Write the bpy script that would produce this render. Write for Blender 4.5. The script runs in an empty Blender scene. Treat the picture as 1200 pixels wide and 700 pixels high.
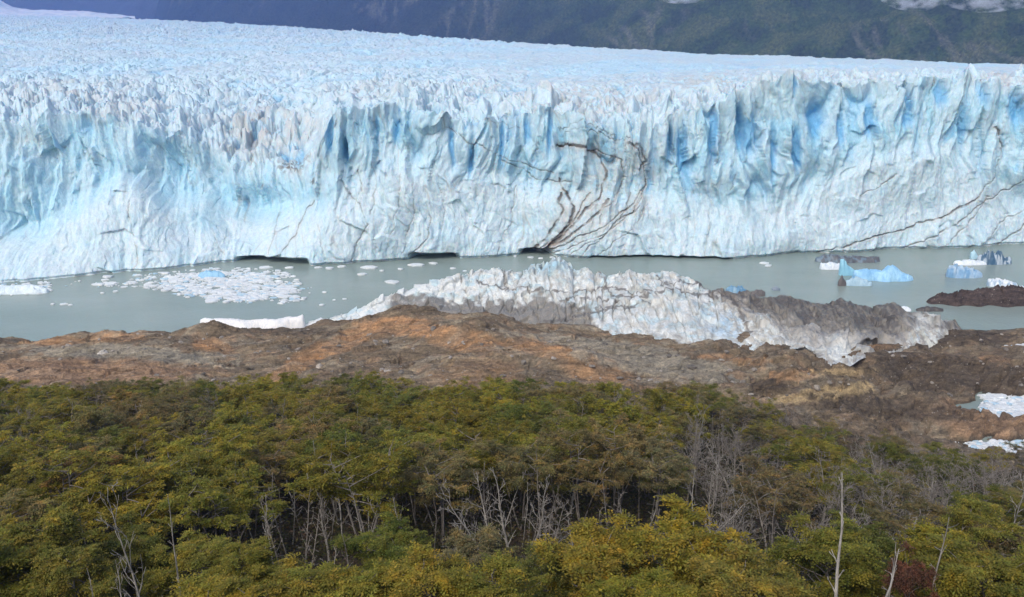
import bpy, math, random
import numpy as np
from mathutils import Vector
random.seed(7); RNG = np.random.default_rng(7)
scene = bpy.context.scene
COL = scene.collection
PI = math.pi

# ------------------------------------------------------------------ view geometry
CAM_H = 100.0
PITCH = math.radians(16.6)
F = 1039.0                       # focal length in pixels of the 1200 px wide photograph
SP, CP = math.sin(PITCH), math.cos(PITCH)
def az(px, row=350.0):
    """X/Y of the sight line through a pixel"""
    yc = (350.0-np.asarray(row, float))/F
    return (np.asarray(px, float)-600.0)/F/(CP+yc*SP)
def slope(row):
    """dz/dY of the sight line through a row"""
    yc = (350.0-np.asarray(row, float))/F
    return (-SP+yc*CP)/(CP+yc*SP)
def zat(row, Y): return CAM_H+np.asarray(Y)*slope(row)
def ywater(row, z=0.0): return (z-CAM_H)/slope(row)
def row_of(Y, z):
    t = (np.asarray(z)-CAM_H)/np.asarray(Y)
    yc = (t*CP+SP)/(CP-t*SP)
    return 350.0-yc*F
def px_of(X, Y, z):
    t = (np.asarray(z)-CAM_H)/np.asarray(Y)
    yc = (t*CP+SP)/(CP-t*SP)
    return 600.0+F*(np.asarray(X)/np.asarray(Y))*(CP+yc*SP)

# ------------------------------------------------------------------ noise
_r = np.random.default_rng(11)
P = np.concatenate([_r.permutation(256)]*2).astype(np.int64)
_ang = _r.random(256)*2*PI
GX, GY = np.cos(_ang), np.sin(_ang)
R1, R2, R3, R4, R5 = [_r.random(256) for _ in range(5)]
def hsh(ix, iy, seed): return P[(P[(ix+seed*37) & 255]+iy+seed*11) & 255]
def pn(x, y, seed=0):
    x = np.asarray(x, float); y = np.asarray(y, float)
    ix = np.floor(x).astype(np.int64); iy = np.floor(y).astype(np.int64)
    fx = x-ix; fy = y-iy
    u = fx*fx*fx*(fx*(fx*6-15)+10); v = fy*fy*fy*(fy*(fy*6-15)+10)
    def g(a, b):
        h = hsh(ix+a, iy+b, seed)
        return GX[h]*(fx-a)+GY[h]*(fy-b)
    n0 = g(0, 0)*(1-u)+g(1, 0)*u
    n1 = g(0, 1)*(1-u)+g(1, 1)*u
    return (n0*(1-v)+n1*v)*1.5
def fbm(x, y, o=4, seed=0, gain=0.5):
    s = 0; a = 1
    for i in range(o):
        s = s+a*pn(x*2.03**i, y*2.03**i, seed+i); a *= gain
    return s
def ridged(x, y, o=4, seed=0, gain=0.5):
    s = 0; a = 1; t = 0
    for i in range(o):
        s = s+a*(1-2*np.abs(pn(x*2.1**i, y*2.1**i, seed+i))); t += a; a *= gain
    return s/t
def blur(a, n=1, k=1):
    for _ in range(n):
        b = a.copy(); b[:, k:-k] = (a[:, :-2*k]+2*a[:, k:-k]+a[:, 2*k:])/4; a = b
        b = a.copy(); b[k:-k] = (a[:-2*k]+2*a[k:-k]+a[2*k:])/4; a = b
    return a
def facet(x, y, seed=0, tilt=1.0, want_f=False, off=1.0):
    """nearest-cell tilted planes: fractured, creased faces"""
    x = np.asarray(x, float); y = np.asarray(y, float)
    ix = np.floor(x).astype(np.int64); iy = np.floor(y).astype(np.int64)
    best = np.full(x.shape, 1e9); sec = np.full(x.shape, 1e9); val = np.zeros(x.shape); rnd = np.zeros(x.shape)
    for a in (-1, 0, 1):
        for b in (-1, 0, 1):
            h = hsh(ix+a, iy+b, seed)
            dx = x-(ix+a+R1[h]); dy = y-(iy+b+R2[h])
            d = dx*dx+dy*dy
            v = (R3[h]-.5)*off+tilt*((R4[h]-.5)*2*dx+(R5[h]-.5)*2*dy)
            m = d < best
            sec = np.where(m, best, np.minimum(sec, d))
            best = np.where(m, d, best); val = np.where(m, v, val); rnd = np.where(m, R3[h], rnd)
    if want_f: return val, np.sqrt(best), np.sqrt(sec)-np.sqrt(best), rnd
    return val
def sstep(x, a, b):
    t = np.clip((np.asarray(x, float)-a)/(b-a), 0, 1); return t*t*(3-2*t)
def mixc(c, d, w):
    w = np.asarray(w)[..., None]; return c*(1-w)+np.asarray(d, float)*w
def smooth_interp(x, xs, ys, w=0.0):
    """piecewise linear, optionally box-smoothed by w"""
    if w == 0: return np.interp(x, xs, ys)
    return (np.interp(x-w, xs, ys)+np.interp(x-w/2, xs, ys)+np.interp(x, xs, ys)*2+np.interp(x+w/2, xs, ys)+np.interp(x+w, xs, ys))/6
def poly_dist(px, py, pts):
    d = np.full(px.shape, 1e9)
    for (x0, y0), (x1, y1) in zip(pts[:-1], pts[1:]):
        ex, ey = x1-x0, y1-y0; L = ex*ex+ey*ey+1e-9
        t = np.clip(((px-x0)*ex+(py-y0)*ey)/L, 0, 1)
        d = np.minimum(d, np.hypot(px-x0-t*ex, py-y0-t*ey))
    return d

# ------------------------------------------------------------------ mesh helpers
def mesh_from(name, verts, faces, smooth=True, color=None):
    """verts (n,3), faces (m,4) or (m,3) arrays"""
    me = bpy.data.meshes.new(name)
    verts = np.ascontiguousarray(verts, dtype=np.float32); faces = np.ascontiguousarray(faces, dtype=np.int32)
    k = faces.shape[1]
    me.vertices.add(len(verts)); me.vertices.foreach_set('co', verts.ravel())
    me.loops.add(faces.size); me.loops.foreach_set('vertex_index', faces.ravel())
    me.polygons.add(len(faces))
    me.polygons.foreach_set('loop_start', np.arange(0, faces.size, k, dtype=np.int32))
    me.polygons.foreach_set('use_smooth', np.full(len(faces), smooth, dtype=bool))
    if color is not None:
        at = me.color_attributes.new('tint', 'FLOAT_COLOR', 'POINT')
        c = np.ones((len(verts), 4), np.float32); c[:, :color.shape[-1]] = color.reshape(-1, color.shape[-1])
        at.data.foreach_set('color', c.ravel())
    me.update(calc_edges=True)
    return me
def link(name, me, mat=None, parent=None):
    o = bpy.data.objects.new(name, me); COL.objects.link(o)
    if mat is not None and me is not None and len(me.materials) == 0: me.materials.append(mat)
    if parent is not None: o.parent = parent
    return o
def tag(o, label=None, cat=None, group=None, kind=None):
    if label: o['label'] = label
    if cat: o['category'] = cat
    if group: o['group'] = group
    if kind: o['kind'] = kind
    return o
def empty(name, loc, rz=0.0):
    o = bpy.data.objects.new(name, None); COL.objects.link(o)
    o.location = loc; o.rotation_euler = (0, 0, rz); o.empty_display_size = .5
    return o
def grid_faces(nr, nc):
    i = np.arange(nr-1)[:, None]*nc+np.arange(nc-1)[None, :]
    return np.stack([i, i+1, i+nc+1, i+nc], -1).reshape(-1, 4)

# ------------------------------------------------------------------ materials
def new_mat(name):
    m = bpy.data.materials.new(name); m.use_nodes = True
    nt = m.node_tree; b = nt.nodes['Principled BSDF']
    return m, nt, b
def N(nt, t, **kw):
    n = nt.nodes.new(t)
    for k, v in kw.items(): setattr(n, k, v)
    return n
def noise_node(nt, scale, detail=4, rough=.55, vec=None, dist=0.0):
    n = N(nt, 'ShaderNodeTexNoise'); n.inputs['Scale'].default_value = scale
    n.inputs['Detail'].default_value = detail; n.inputs['Roughness'].default_value = rough
    n.inputs['Distortion'].default_value = dist
    if vec: nt.links.new(vec, n.inputs['Vector'])
    return n
def ramp_node(nt, src, pts):
    r = N(nt, 'ShaderNodeValToRGB'); e = r.color_ramp.elements
    while len(e) < len(pts): e.new(.5)
    for i, (p, c) in enumerate(pts):
        e[i].position = p; e[i].color = (*c, 1) if len(c) == 3 else c
    nt.links.new(src, r.inputs['Fac']); return r
def mult(nt, a, b, fac=1.0, mode='MULTIPLY'):
    m = N(nt, 'ShaderNodeMix', data_type='RGBA', blend_type=mode); m.inputs[0].default_value = fac
    nt.links.new(a, m.inputs[6]); nt.links.new(b, m.inputs[7]); return m.outputs[2]
def bump(nt, h, dist, strength=1.0, normal=None):
    b = N(nt, 'ShaderNodeBump'); b.inputs['Strength'].default_value = strength; b.inputs['Distance'].default_value = dist
    nt.links.new(h, b.inputs['Height'])
    if normal: nt.links.new(normal, b.inputs['Normal'])
    return b.outputs['Normal']
def geo_pos(nt): return N(nt, 'ShaderNodeNewGeometry').outputs['Position']
def attr_col(nt):
    a = N(nt, 'ShaderNodeAttribute'); a.attribute_name = 'tint'; return a.outputs['Color']
def mapping(nt, vec, sc, rot=(0, 0, 0)):
    m = N(nt, 'ShaderNodeMapping'); m.inputs['Scale'].default_value = sc; m.inputs['Rotation'].default_value = rot
    nt.links.new(vec, m.inputs['Vector']); return m.outputs['Vector']

def mat_ice(name, bumps=((.35, .45), (1.6, .2)), rough=.55, sss=.5):
    m, nt, b = new_mat(name); pos = geo_pos(nt)
    st = mapping(nt, pos, (1, 1, .35))
    n1 = noise_node(nt, .55, 6, .62, st)
    r1 = ramp_node(nt, n1.outputs['Fac'], [(.28, (.80, .87, .93)), (.5, (.97, .98, 1)), (.72, (1.1, 1.07, 1.04))])
    n3 = noise_node(nt, 2.2, 5, .65, st)
    r3 = ramp_node(nt, n3.outputs['Fac'], [(.3, (.86, .89, .92)), (.62, (1.05, 1.04, 1.03))])
    c = mult(nt, mult(nt, attr_col(nt), r1.outputs['Color']), r3.outputs['Color'])
    nt.links.new(c, b.inputs['Base Color'])
    b.inputs['Roughness'].default_value = rough
    b.inputs['Specular IOR Level'].default_value = .35
    b.inputs['Subsurface Weight'].default_value = sss; b.inputs['Subsurface Radius'].default_value = (.35, .8, 1.3); b.inputs['Subsurface Scale'].default_value = 1.0
    nrm = None
    for sc, d in bumps:
        nn = noise_node(nt, sc, 6, .6, st); nrm = bump(nt, nn.outputs['Fac'], d, .9, nrm)
    nt.links.new(nrm, b.inputs['Normal'])
    return m
M_ICE = mat_ice('glacier_ice')
M_BERG = mat_ice('floating_ice', ((.8, .3), (3.0, .12)), .4, .0)

def mat_ground():
    m, nt, b = new_mat('rock_and_gravel'); pos = geo_pos(nt)
    sv = mapping(nt, pos, (.16, .5, .9), (0, 0, math.radians(35)))
    n1 = noise_node(nt, 1.0, 8, .68, sv, .6)
    r1 = ramp_node(nt, n1.outputs['Fac'], [(.3, (.38, .37, .38)), (.45, (.85, .82, .80)), (.55, (1.08, 1.03, .98)), (.68, (1.6, 1.5, 1.4))])
    n2 = noise_node(nt, 1.9, 6, .7, pos)
    r2 = ramp_node(nt, n2.outputs['Fac'], [(.33, (.68, .68, .68)), (.5, (1, 1, 1)), (.68, (1.4, 1.38, 1.33))])
    c = mult(nt, mult(nt, attr_col(nt), r1.outputs['Color']), r2.outputs['Color'])
    # pale stones lying in the gravel
    vo = N(nt, 'ShaderNodeTexVoronoi'); vo.inputs['Scale'].default_value = .9; nt.links.new(pos, vo.inputs['Vector'])
    rs = ramp_node(nt, vo.outputs['Distance'], [(.0, (1, 1, 1)), (.13, (1, 1, 1)), (.2, (0, 0, 0))])
    n4 = noise_node(nt, .25, 3, .5, pos)
    rg = ramp_node(nt, n4.outputs['Fac'], [(.5, (0, 0, 0)), (.58, (1, 1, 1))])
    mk = mult(nt, rs.outputs['Color'], rg.outputs['Color'])
    mx = N(nt, 'ShaderNodeMix', data_type='RGBA'); nt.links.new(mk, mx.inputs[0]); nt.links.new(c, mx.inputs[6])
    mx.inputs[7].default_value = (.30, .28, .25, 1)
    nt.links.new(mx.outputs[2], b.inputs['Base Color'])
    b.inputs['Roughness'].default_value = .9; b.inputs['Specular IOR Level'].default_value = .2
    nrm = bump(nt, n1.outputs['Fac'], 1.2, .8)
    nrm = bump(nt, n2.outputs['Fac'], .25, .7, nrm)
    nt.links.new(nrm, b.inputs['Normal'])
    return m
M_GROUND = mat_ground()

def mat_water():
    m, nt, b = new_mat('milky_lake_water'); pos = geo_pos(nt)
    n1 = noise_node(nt, .012, 3, .5, mapping(nt, pos, (1, 2.2, 1)))
    r = ramp_node(nt, n1.outputs['Fac'], [(.3, (.205, .265, .245)), (.7, (.255, .315, .295))])
    nt.links.new(r.outputs['Color'], b.inputs['Base Color'])
    b.inputs['Roughness'].default_value = .14; b.inputs['IOR'].default_value = 1.33
    n2 = noise_node(nt, .9, 4, .55, mapping(nt, pos, (1, 1.6, 1)))
    n3 = noise_node(nt, .18, 3, .5, pos)
    nrm = bump(nt, n2.outputs['Fac'], .16, .8)
    nrm = bump(nt, n3.outputs['Fac'], .25, .5, nrm)
    nt.links.new(nrm, b.inputs['Normal'])
    return m
M_WATER = mat_water()

def mat_mountain():
    m, nt, b = new_mat('wooded_mountainside'); pos = geo_pos(nt)
    n1 = noise_node(nt, .085, 5, .6, pos)
    r1 = ramp_node(nt, n1.outputs['Fac'], [(.34, (.5, .55, .55)), (.5, (.95, 1, .9)), (.66, (1.55, 1.5, 1.3))])
    c = mult(nt, attr_col(nt), r1.outputs['Color'])
    nt.links.new(c, b.inputs['Base Color']); b.inputs['Roughness'].default_value = .95
    b.inputs['Specular IOR Level'].default_value = .1
    nt.links.new(bump(nt, n1.outputs['Fac'], 14, .8), b.inputs['Normal'])
    return m
M_MOUNT = mat_mountain()

def mat_leaf():
    m, nt, b = new_mat('beech_leaves'); oi = N(nt, 'ShaderNodeObjectInfo'); pos = geo_pos(nt)
    n1 = noise_node(nt, .9, 3, .5, pos)
    r1 = ramp_node(nt, n1.outputs['Fac'], [(.3, (.68, .76, .7)), (.5, (1, 1, 1)), (.7, (1.4, 1.22, .9))])
    c = mult(nt, mult(nt, oi.outputs['Color'], r1.outputs['Color']), attr_col(nt))
    nt.links.new(c, b.inputs['Base Color']); b.inputs['Roughness'].default_value = .62
    b.inputs['Specular IOR Level'].default_value = .25
    tr = N(nt, 'ShaderNodeBsdfTranslucent'); nt.links.new(c, tr.inputs['Color'])
    mx = N(nt, 'ShaderNodeMixShader'); mx.inputs[0].default_value = .4
    nt.links.new(b.outputs[0], mx.inputs[1]); nt.links.new(tr.outputs[0], mx.inputs[2])
    nt.links.new(mx.outputs[0], nt.nodes['Material Output'].inputs['Surface'])
    return m
M_LEAF = mat_leaf()
def mat_bark(name, c0, c1):
    m, nt, b = new_mat(name); pos = geo_pos(nt)
    n1 = noise_node(nt, 5, 5, .65, mapping(nt, pos, (1, 1, .25)))
    r = ramp_node(nt, n1.outputs['Fac'], [(.3, c0), (.7, c1)])
    nt.links.new(r.outputs['Color'], b.inputs['Base Color']); b.inputs['Roughness'].default_value = .85
    nt.links.new(bump(nt, n1.outputs['Fac'], .03, .8), b.inputs['Normal'])
    return m
M_BARK = mat_bark('beech_bark', (.07, .062, .055), (.24, .22, .20))
M_SNAG = mat_bark('weathered_dead_wood', (.13, .12, .105), (.40, .385, .35))
M_TWIG = mat_bark('bare_twigs', (.11, .10, .085), (.30, .275, .245))
def mat_stone():
    m, nt, b = new_mat('boulder_stone'); oi = N(nt, 'ShaderNodeObjectInfo'); pos = geo_pos(nt)
    n1 = noise_node(nt, 1.6, 6, .65, pos)
    r = ramp_node(nt, n1.outputs['Fac'], [(.3, (.55, .55, .55)), (.7, (1.3, 1.28, 1.25))])
    nt.links.new(mult(nt, oi.outputs['Color'], r.outputs['Color']), b.inputs['Base Color']); b.inputs['Roughness'].default_value = .9
    nt.links.new(bump(nt, n1.outputs['Fac'], .2, .8), b.inputs['Normal'])
    return m
M_STONE = mat_stone()

# ------------------------------------------------------------------ terrain
T_PX = [-250, 0, 150, 300, 400, 480, 560, 650, 720, 800, 900, 1000, 1100, 1200, 1450]
def zr(*prs): return [(Y, float(zat(r, Y))) for r, Y in prs]
PROF = {
 -250: zr((458,200),(432,235),(418,260),(408,275))+[(292,-3),(320,-7)],
 0:    zr((458,200),(432,235),(415,260),(403,276))+[(292,-3),(320,-7)],
 150:  zr((458,196),(430,230),(405,255),(389,272))+[(290,-2),(320,-7)],
 300:  zr((462,195),(430,225),(405,250),(390,268))+[(288,-1),(320,-7)],
 400:  zr((464,192),(430,220),(402,245),(379,264))+[(278,8),(296,-3),(325,-7)],
 480:  zr((466,190),(430,217),(398,242),(369,263))+[(280,9),(300,-3),(325,-7)],
 560:  zr((466,190),(430,215),(398,242),(371,263))+[(280,9),(300,-3),(325,-7)],
 650:  zr((470,186),(430,215),(400,245),(385,262))+[(278,7),(300,-3),(325,-7)],
 720:  zr((474,184),(435,215),(406,245),(394,260))+[(275,6),(300,-3),(325,-7)],
 800:  zr((476,182),(440,213),(416,243),(404,256))+[(272,6),(300,-3),(325,-7)],
 900:  zr((480,182),(445,210),(420,240),(414,250))+[(275,5),(300,-1),(325,-7)],
 1000: zr((500,182),(462,213),(430,243),(408,262))+[(280,3),(300,-3),(325,-7)],
 1100: zr((530,180),(492,212),(452,238),(412,263),(388,284))+[(298,-2),(325,-7)],
 1200: zr((560,175),(528,198),(480,222),(442,242),(414,262),(386,290))+[(300,-1.5),(325,-7)],
 1450: zr((560,175),(528,198),(480,222),(442,242),(414,262),(386,290))+[(300,-1.5),(325,-7)],
}
NEARL = [(0, 92), (20, 76), (34, 66), (48, 60), (70, 54), (100, 45), (130, 36), (160, 26)]
NEARR = [(0, 92), (20, 76), (34, 66), (48, 60), (70, 53), (100, 41), (130, 28), (158, 15)]
_Yt = np.arange(0, 341, 4.0)
_A = az(np.array(T_PX)); _tab = []
for p in T_PX:
    w = float(sstep(p, 700, 1100))
    near = [(y, zl*(1-w)+zr_*w) for (y, zl), (_, zr_) in zip(NEARL, NEARR)]
    q = near+PROF[p]+[(345, -8)]
    _tab.append(np.interp(_Yt, [a for a, _ in q], [b for _, b in q]))
_tab = np.array(_tab)
# soften along Y
for _ in range(2): _tab[:, 1:-1] = (_tab[:, :-2]+2*_tab[:, 1:-1]+_tab[:, 2:])/4
# ledges and knolls of the rock shelf: px, row, distance, half length, half width, height, turn in degrees
KNOLLS = [(965, 466, 210, 15, 3.2, 3.0, 12), (1000, 440, 232, 12, 2.6, 2.0, 4), (925, 444, 226, 8, 2.6, 2.2, 3), (880, 428, 236, 9, 2.4, 1.5, 0), (905, 458, 214, 4, 2.5, 2.0, 0),
          (640, 432, 216, 17, 6, 3.0, -6), (700, 430, 218, 7, 4.5, 2.2, 20), (1080, 470, 222, 12, 5, 1.4, 0), (1120, 505, 208, 9, 4, 1.2, 0), (1080, 425, 250, 10, 2.4, 1.5, -4), (1130, 398, 272, 9, 3, 1.6, 6),
          (330, 430, 224, 14, 2.2, 1.8, 38), (380, 405, 243, 14, 2.2, 1.8, 38), (545, 400, 240, 16, 4, 2.0, -5), (430, 425, 222, 12, 2.0, 1.6, 38), (135, 393, 268, 8, 4, 1.5, 0), (240, 388, 266, 9, 4, 2.6, 0), (75, 395, 270, 8, 4, 1.8, 0), (480, 372, 262, 18, 7, 2.0, 0), (560, 392, 246, 22, 9, 1.6, -4)]
POOLS = [(1225, 478, 23, 9, 8), (1225, 411, 15, 6.0, 7.5), (1165, 530, 27, 5, 10)]
def terr_base(X, Y):
    X = np.asarray(X, float); Y = np.asarray(Y, float)
    a = X/np.maximum(Y, 48); a = np.clip(a, _A[0]+1e-6, _A[-1]-1e-6)
    j = np.clip(np.searchsorted(_A, a)-1, 0, len(_A)-2)
    t = (a-_A[j])/(_A[j+1]-_A[j]); t = t*t*(3-2*t)
    y = np.clip(Y, 0, 339)/4; i = np.clip(np.floor(y).astype(int), 0, len(_Yt)-2); f = y-i
    z = (_tab[j, i]*(1-f)+_tab[j, i+1]*f)*(1-t)+(_tab[j+1, i]*(1-f)+_tab[j+1, i+1]*f)*t
    z = np.where(Y < 0, 92-Y*0.35, z)
    for (px, row, rx, ry, d) in POOLS:
        yc = ywater(row); xc = az(px, row)*yc
        q = ((X-xc)/rx)**2+((Y-yc)/ry)**2
        z = z-np.exp(-q*0.9)*d*1.4
    return z
def terr(X, Y, detail=True):
    z = terr_base(X, Y)
    X = np.asarray(X, float); Y = np.asarray(Y, float)
    for (px, row, yc, rx, ry, h, rot) in KNOLLS:
        xc = float(az(px, row))*yc; th = math.radians(rot)
        u = ((X-xc)*math.cos(th)+(Y-yc)*math.sin(th))/rx; v = (-(X-xc)*math.sin(th)+(Y-yc)*math.cos(th))/ry
        v = np.where(v < 0, v*1.7, v*.7)
        z = z+h*np.exp(-(u*u+v*v)**1.5)
    rock = sstep(Y, 160, 195)*(1-sstep(Y, 285, 300))
    z = z+fbm(X/22, Y/22, 3, 3)*(0.9+rock*1.2)
    if detail:
        c, s = math.cos(math.radians(35)), math.sin(math.radians(35))
        u = X*c+Y*s; v = -X*s+Y*c
        u2 = u+3*pn(X/17, Y/17, 70)
        st = ridged(u2/26, v/5.5, 4, 21, .55)
        rt = 1+.9*sstep(X/np.maximum(Y, 1), .18, .3)*(1-sstep(Y, 250, 262))
        z = z+rock*(st*1.1*rt+facet(u2/9, v/3.2, 31)*1.0*rt+facet(X/2.4, Y/2.0, 33)*.26+fbm(X/1.2, Y/1.2, 2, 35)*.12)
    return z

def build_ground():
    nc = 1250
    ys = np.concatenate([np.linspace(-60, 44, 30), np.arange(45.5, 175, 1.3), np.arange(175, 300, .36), np.arange(300, 345, 3)])
    a = np.linspace(-.92, .92, nc)
    A, Y = np.meshgrid(a, ys); X = A*np.maximum(Y, 120)
    Z = terr(X, Y)
    # ---- colour
    row = row_of(np.maximum(Y, 20), Z); px = px_of(X, np.maximum(Y, 20), Z)
    c = np.empty(X.shape+(3,)); c[:] = (.18, .158, .128)
    n = fbm(X/14, Y/9, 4, 41); n2 = fbm(X/5, Y/3.5, 4, 45)
    c = mixc(c, (.235, .225, .20), sstep(n, -.05, .35))            # grey gravel
    c = mixc(c, (.21, .16, .125), sstep(n2, .0, .5)*.7)           # brown
    cc, ss = math.cos(math.radians(28)), math.sin(math.radians(28))
    u = X*cc+Y*ss; v = -X*ss+Y*cc
    fold = ridged((u+4*pn(X/20, Y/20, 53))/30, v/6, 4, 54)
    c = mixc(c, (.095, .085, .075), sstep(fold, .28, .62)*.6); c = mixc(c, (.28, .26, .22), (1-sstep(fold, -.35, .0))*.45)
    def blob(p, r, rx, ry, rot=0.0):
        th = math.radians(rot); dx = (px-p); dy = (row-r)
        ex = (dx*math.cos(th)+dy*math.sin(th))/rx; ey = (-dx*math.sin(th)+dy*math.cos(th))/ry
        q = ex*ex+ey*ey+.55*n2+.35*n
        return 1-sstep(q, .55, 1.15)
    # the oxidised orange outcrops, brown moor, grey scree: each outcrop where the shelf has it
    for (p, r, rx, ry, rot, w) in [(60,400,38,7,0,.7),(135,394,34,7,0,.8),(250,408,26,12,10,.9),(345,430,58,11,-33,.9),(405,400,40,12,-25,.85),
                                 (475,384,62,11,3,1),(540,398,50,14,10,.7),(640,410,55,11,8,.7),(700,432,44,26,20,.6),(640,400,50,8,15,.5),
                                 (835,418,26,4,0,.9),(875,424,32,5,0,.95),(930,440,38,6.5,-2,1.0),(800,440,35,6,0,.3),(560,440,60,18,0,.35),(1085,418,30,5,0,.6),(1165,421,22,5,0,.8),(1030,404,25,6,0,.5)]:
        c = mixc(c, (.34, .215, .13), blob(p, r, rx, ry, rot)*w*.85*(1-sstep(ridged(u/14, v/2.6, 3, 52), .15, .6)*.5))
    c = mixc(c, (.38, .32, .21), np.maximum(blob(965, 462, 70, 9, -9), blob(1000, 435, 60, 5, -3)*.8)*.85)
    c = mixc(c, (.22, .225, .215), np.maximum.reduce([blob(130, 412, 100, 9, 0), blob(220, 420, 60, 9, 0), blob(770, 425, 110, 18, 10), blob(700, 405, 110, 8, 8)])*.8)
    c = mixc(c, (.25, .175, .13), np.maximum(blob(100, 435, 150, 16, 0), blob(1150, 492, 90, 22, 8))*.6)
    c = mixc(c, (.074, .066, .060), np.maximum.reduce([blob(1120, 440, 130, 24, 8)*.9, blob(1100, 395, 90, 12, 0), blob(1040, 478, 110, 12, 6)*.8, blob(900, 452, 22, 8, 0)]))
    c = mixc(c, (.07, .065, .063), blob(340, 388, 60, 7, 3)*.55)
    c = mixc(c, (.082, .073, .066), sstep(px, 820, 1000)*.5*sstep(n+.5*n2, -.6, .2)*(1-.7*np.maximum(blob(965, 462, 70, 9, -9), blob(930, 440, 38, 6.5, -2))))
    wet = 1-sstep(Z, .15, 1.0); c = mixc(c, (.055, .052, .048), wet*.8)
    c = c*np.array((1.27, 1.20, 1.04))
    # leaf litter below the trees
    yf = forest_limit(X/np.maximum(Y, 120))
    fo = 1-sstep(Y+n2*8, yf-2, yf+9)
    c = mixc(c, (.075, .060, .040), fo)
    me = mesh_from('ground', np.stack([X, Y, Z], -1).reshape(-1, 3), grid_faces(*X.shape), True, c)
    tag(link('ground', me, M_GROUND), kind='structure')

def forest_limit(a):
    return np.interp(a, az(np.array([-200, 0, 200, 480, 640, 760, 870, 960, 1050, 1200])), [172, 172, 174, 170, 170, 168, 176, 174, 168, 164])

# ------------------------------------------------------------------ glacier
B_PX = [-300, 0, 90, 180, 270, 370, 470, 540, 610, 700, 860, 940, 1060, 1200, 1500]
B_ROW = [348, 333, 325, 318, 308, 311, 307, 304, 299, 303, 303, 298, 292, 288, 282]
C_PX = [-300, 0, 60, 100, 165, 230, 290, 330, 372, 388, 420, 460, 500, 540, 600, 650, 700, 750, 800, 850, 885, 930, 970, 1050, 1085, 1125, 1170, 1500]
C_ROW = [148, 148, 140, 134, 148, 166, 192, 202, 192, 138, 124, 118, 131, 146, 130, 130, 142, 148, 136, 120, 101, 90, 100, 97, 89, 93, 103, 100]
S_PX = [-300, 0, 100, 200, 300, 430, 520, 600, 700, 850, 1000, 1200, 1500]
S_ROW = [14, 19, 21, 25, 30, 39, 46, 51, 57, 65, 69, 77, 80]
S_Y = [4600, 4200, 3800, 3300, 2700, 1900, 1500, 1250, 1100, 980, 920, 860, 820]
AP_PX = [-300, 0, 60, 110, 150, 175, 200, 240, 300, 380, 430, 460, 500, 560, 600, 650, 700, 750, 800, 880, 950, 1020, 1060, 1090, 1130, 1200, 1500]
AP_ROW = [300, 295, 282, 245, 222, 236, 255, 245, 272, 250, 215, 192, 200, 212, 218, 232, 236, 240, 240, 250, 226, 196, 180, 178, 196, 250, 250]
VEINS = [
 ([(618,298),(645,284),(668,262),(680,246),(690,228)], 1.0, .8), ([(630,298),(668,276),(700,250),(712,232)], 1.2, .85), ([(646,298),(700,276),(728,262),(752,232),(757,212)], .8, .6),
 ([(664,299),(705,276),(738,250),(752,228)], .7, .5), ([(700,262),(706,245),(716,238),(722,228)], 1.0, .55), ([(728,258),(734,240),(740,226)], 1.0, .6), ([(700,300),(740,268),(760,240)], .6, .4),
 ([(655,150),(690,148),(715,156),(722,165)], .8, .45), ([(545,130),(560,140),(590,146),(610,150)], .6, .35), ([(470,205),(466,240),(455,290)], .6, .35), ([(512,205),(520,235),(540,270)], .5, .3), ([(436,190),(440,220),(436,250)], .7, .4),  # (points, width, darkness) of the debris bands frozen in the face
 ([(612,298),(640,293),(660,275),(685,247),(702,232),(711,207),(705,185),(692,174),(652,171)], 1.3, .9),
 ([(640,294),(655,277),(668,258),(671,243),(664,226),(655,208)], 1.5, .95),
 ([(622,297),(648,268),(660,247),(652,236),(657,226)], 1.4, .95),
 ([(636,297),(690,272),(722,255),(742,238),(756,218),(757,196),(742,168)], 1.1, .7),
 ([(680,299),(718,264),(750,240)], .8, .6),
 ([(520,150),(555,168),(598,188),(648,202)], .8, .55),
 ([(585,186),(632,210),(672,214)], .9, .6),
 ([(655,172),(700,176),(728,188),(732,212),(722,235)], 1.2, .7),
 ([(735,168),(752,172),(758,190),(750,200)], 1.8, .65),
 ([(662,155),(700,156),(738,164)], .8, .5),
 ([(326,308),(338,285),(352,262),(366,236)], 1.1, .6),
 ([(311,308),(320,280),(327,250)], .8, .4),
 ([(156,320),(156,290),(152,262),(148,236)], .8, .4),
 ([(398,212),(412,232),(422,238),(430,262),(418,285),(412,306)], 1.0, .5),
 ([(422,200),(426,225)], 1.3, .5),
 ([(484,210),(486,248),(472,298)], .8, .4), ([(498,218),(505,262),(500,280),(480,302)], .9, .45),
 ([(522,225),(518,270)], .7, .3), ([(604,218),(600,258),(580,300)], .8, .4),
 ([(955,298),(1000,284),(1060,270),(1110,252),(1148,230)], 1.2, .8),
 ([(1148,230),(1163,205),(1173,172),(1166,150)], 1.1, .6), ([(1166,150),(1174,172)], 2.2, .5),
 ([(1062,291),(1108,270),(1150,240),(1200,208)], 1.1, .6), ([(1105,288),(1142,256),(1160,230)], 1.0, .5),
 ([(1150,287),(1175,262),(1205,245)], .9, .5), ([(1176,287),(1205,262)], 1.1, .6),
 ([(1008,228),(1030,218),(1048,202)], .8, .55), ([(856,224),(862,205)], .8, .4), ([(250,275),(262,300)], .6, .3), ([(372,262),(380,300)], .6, .3),
]
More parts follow.
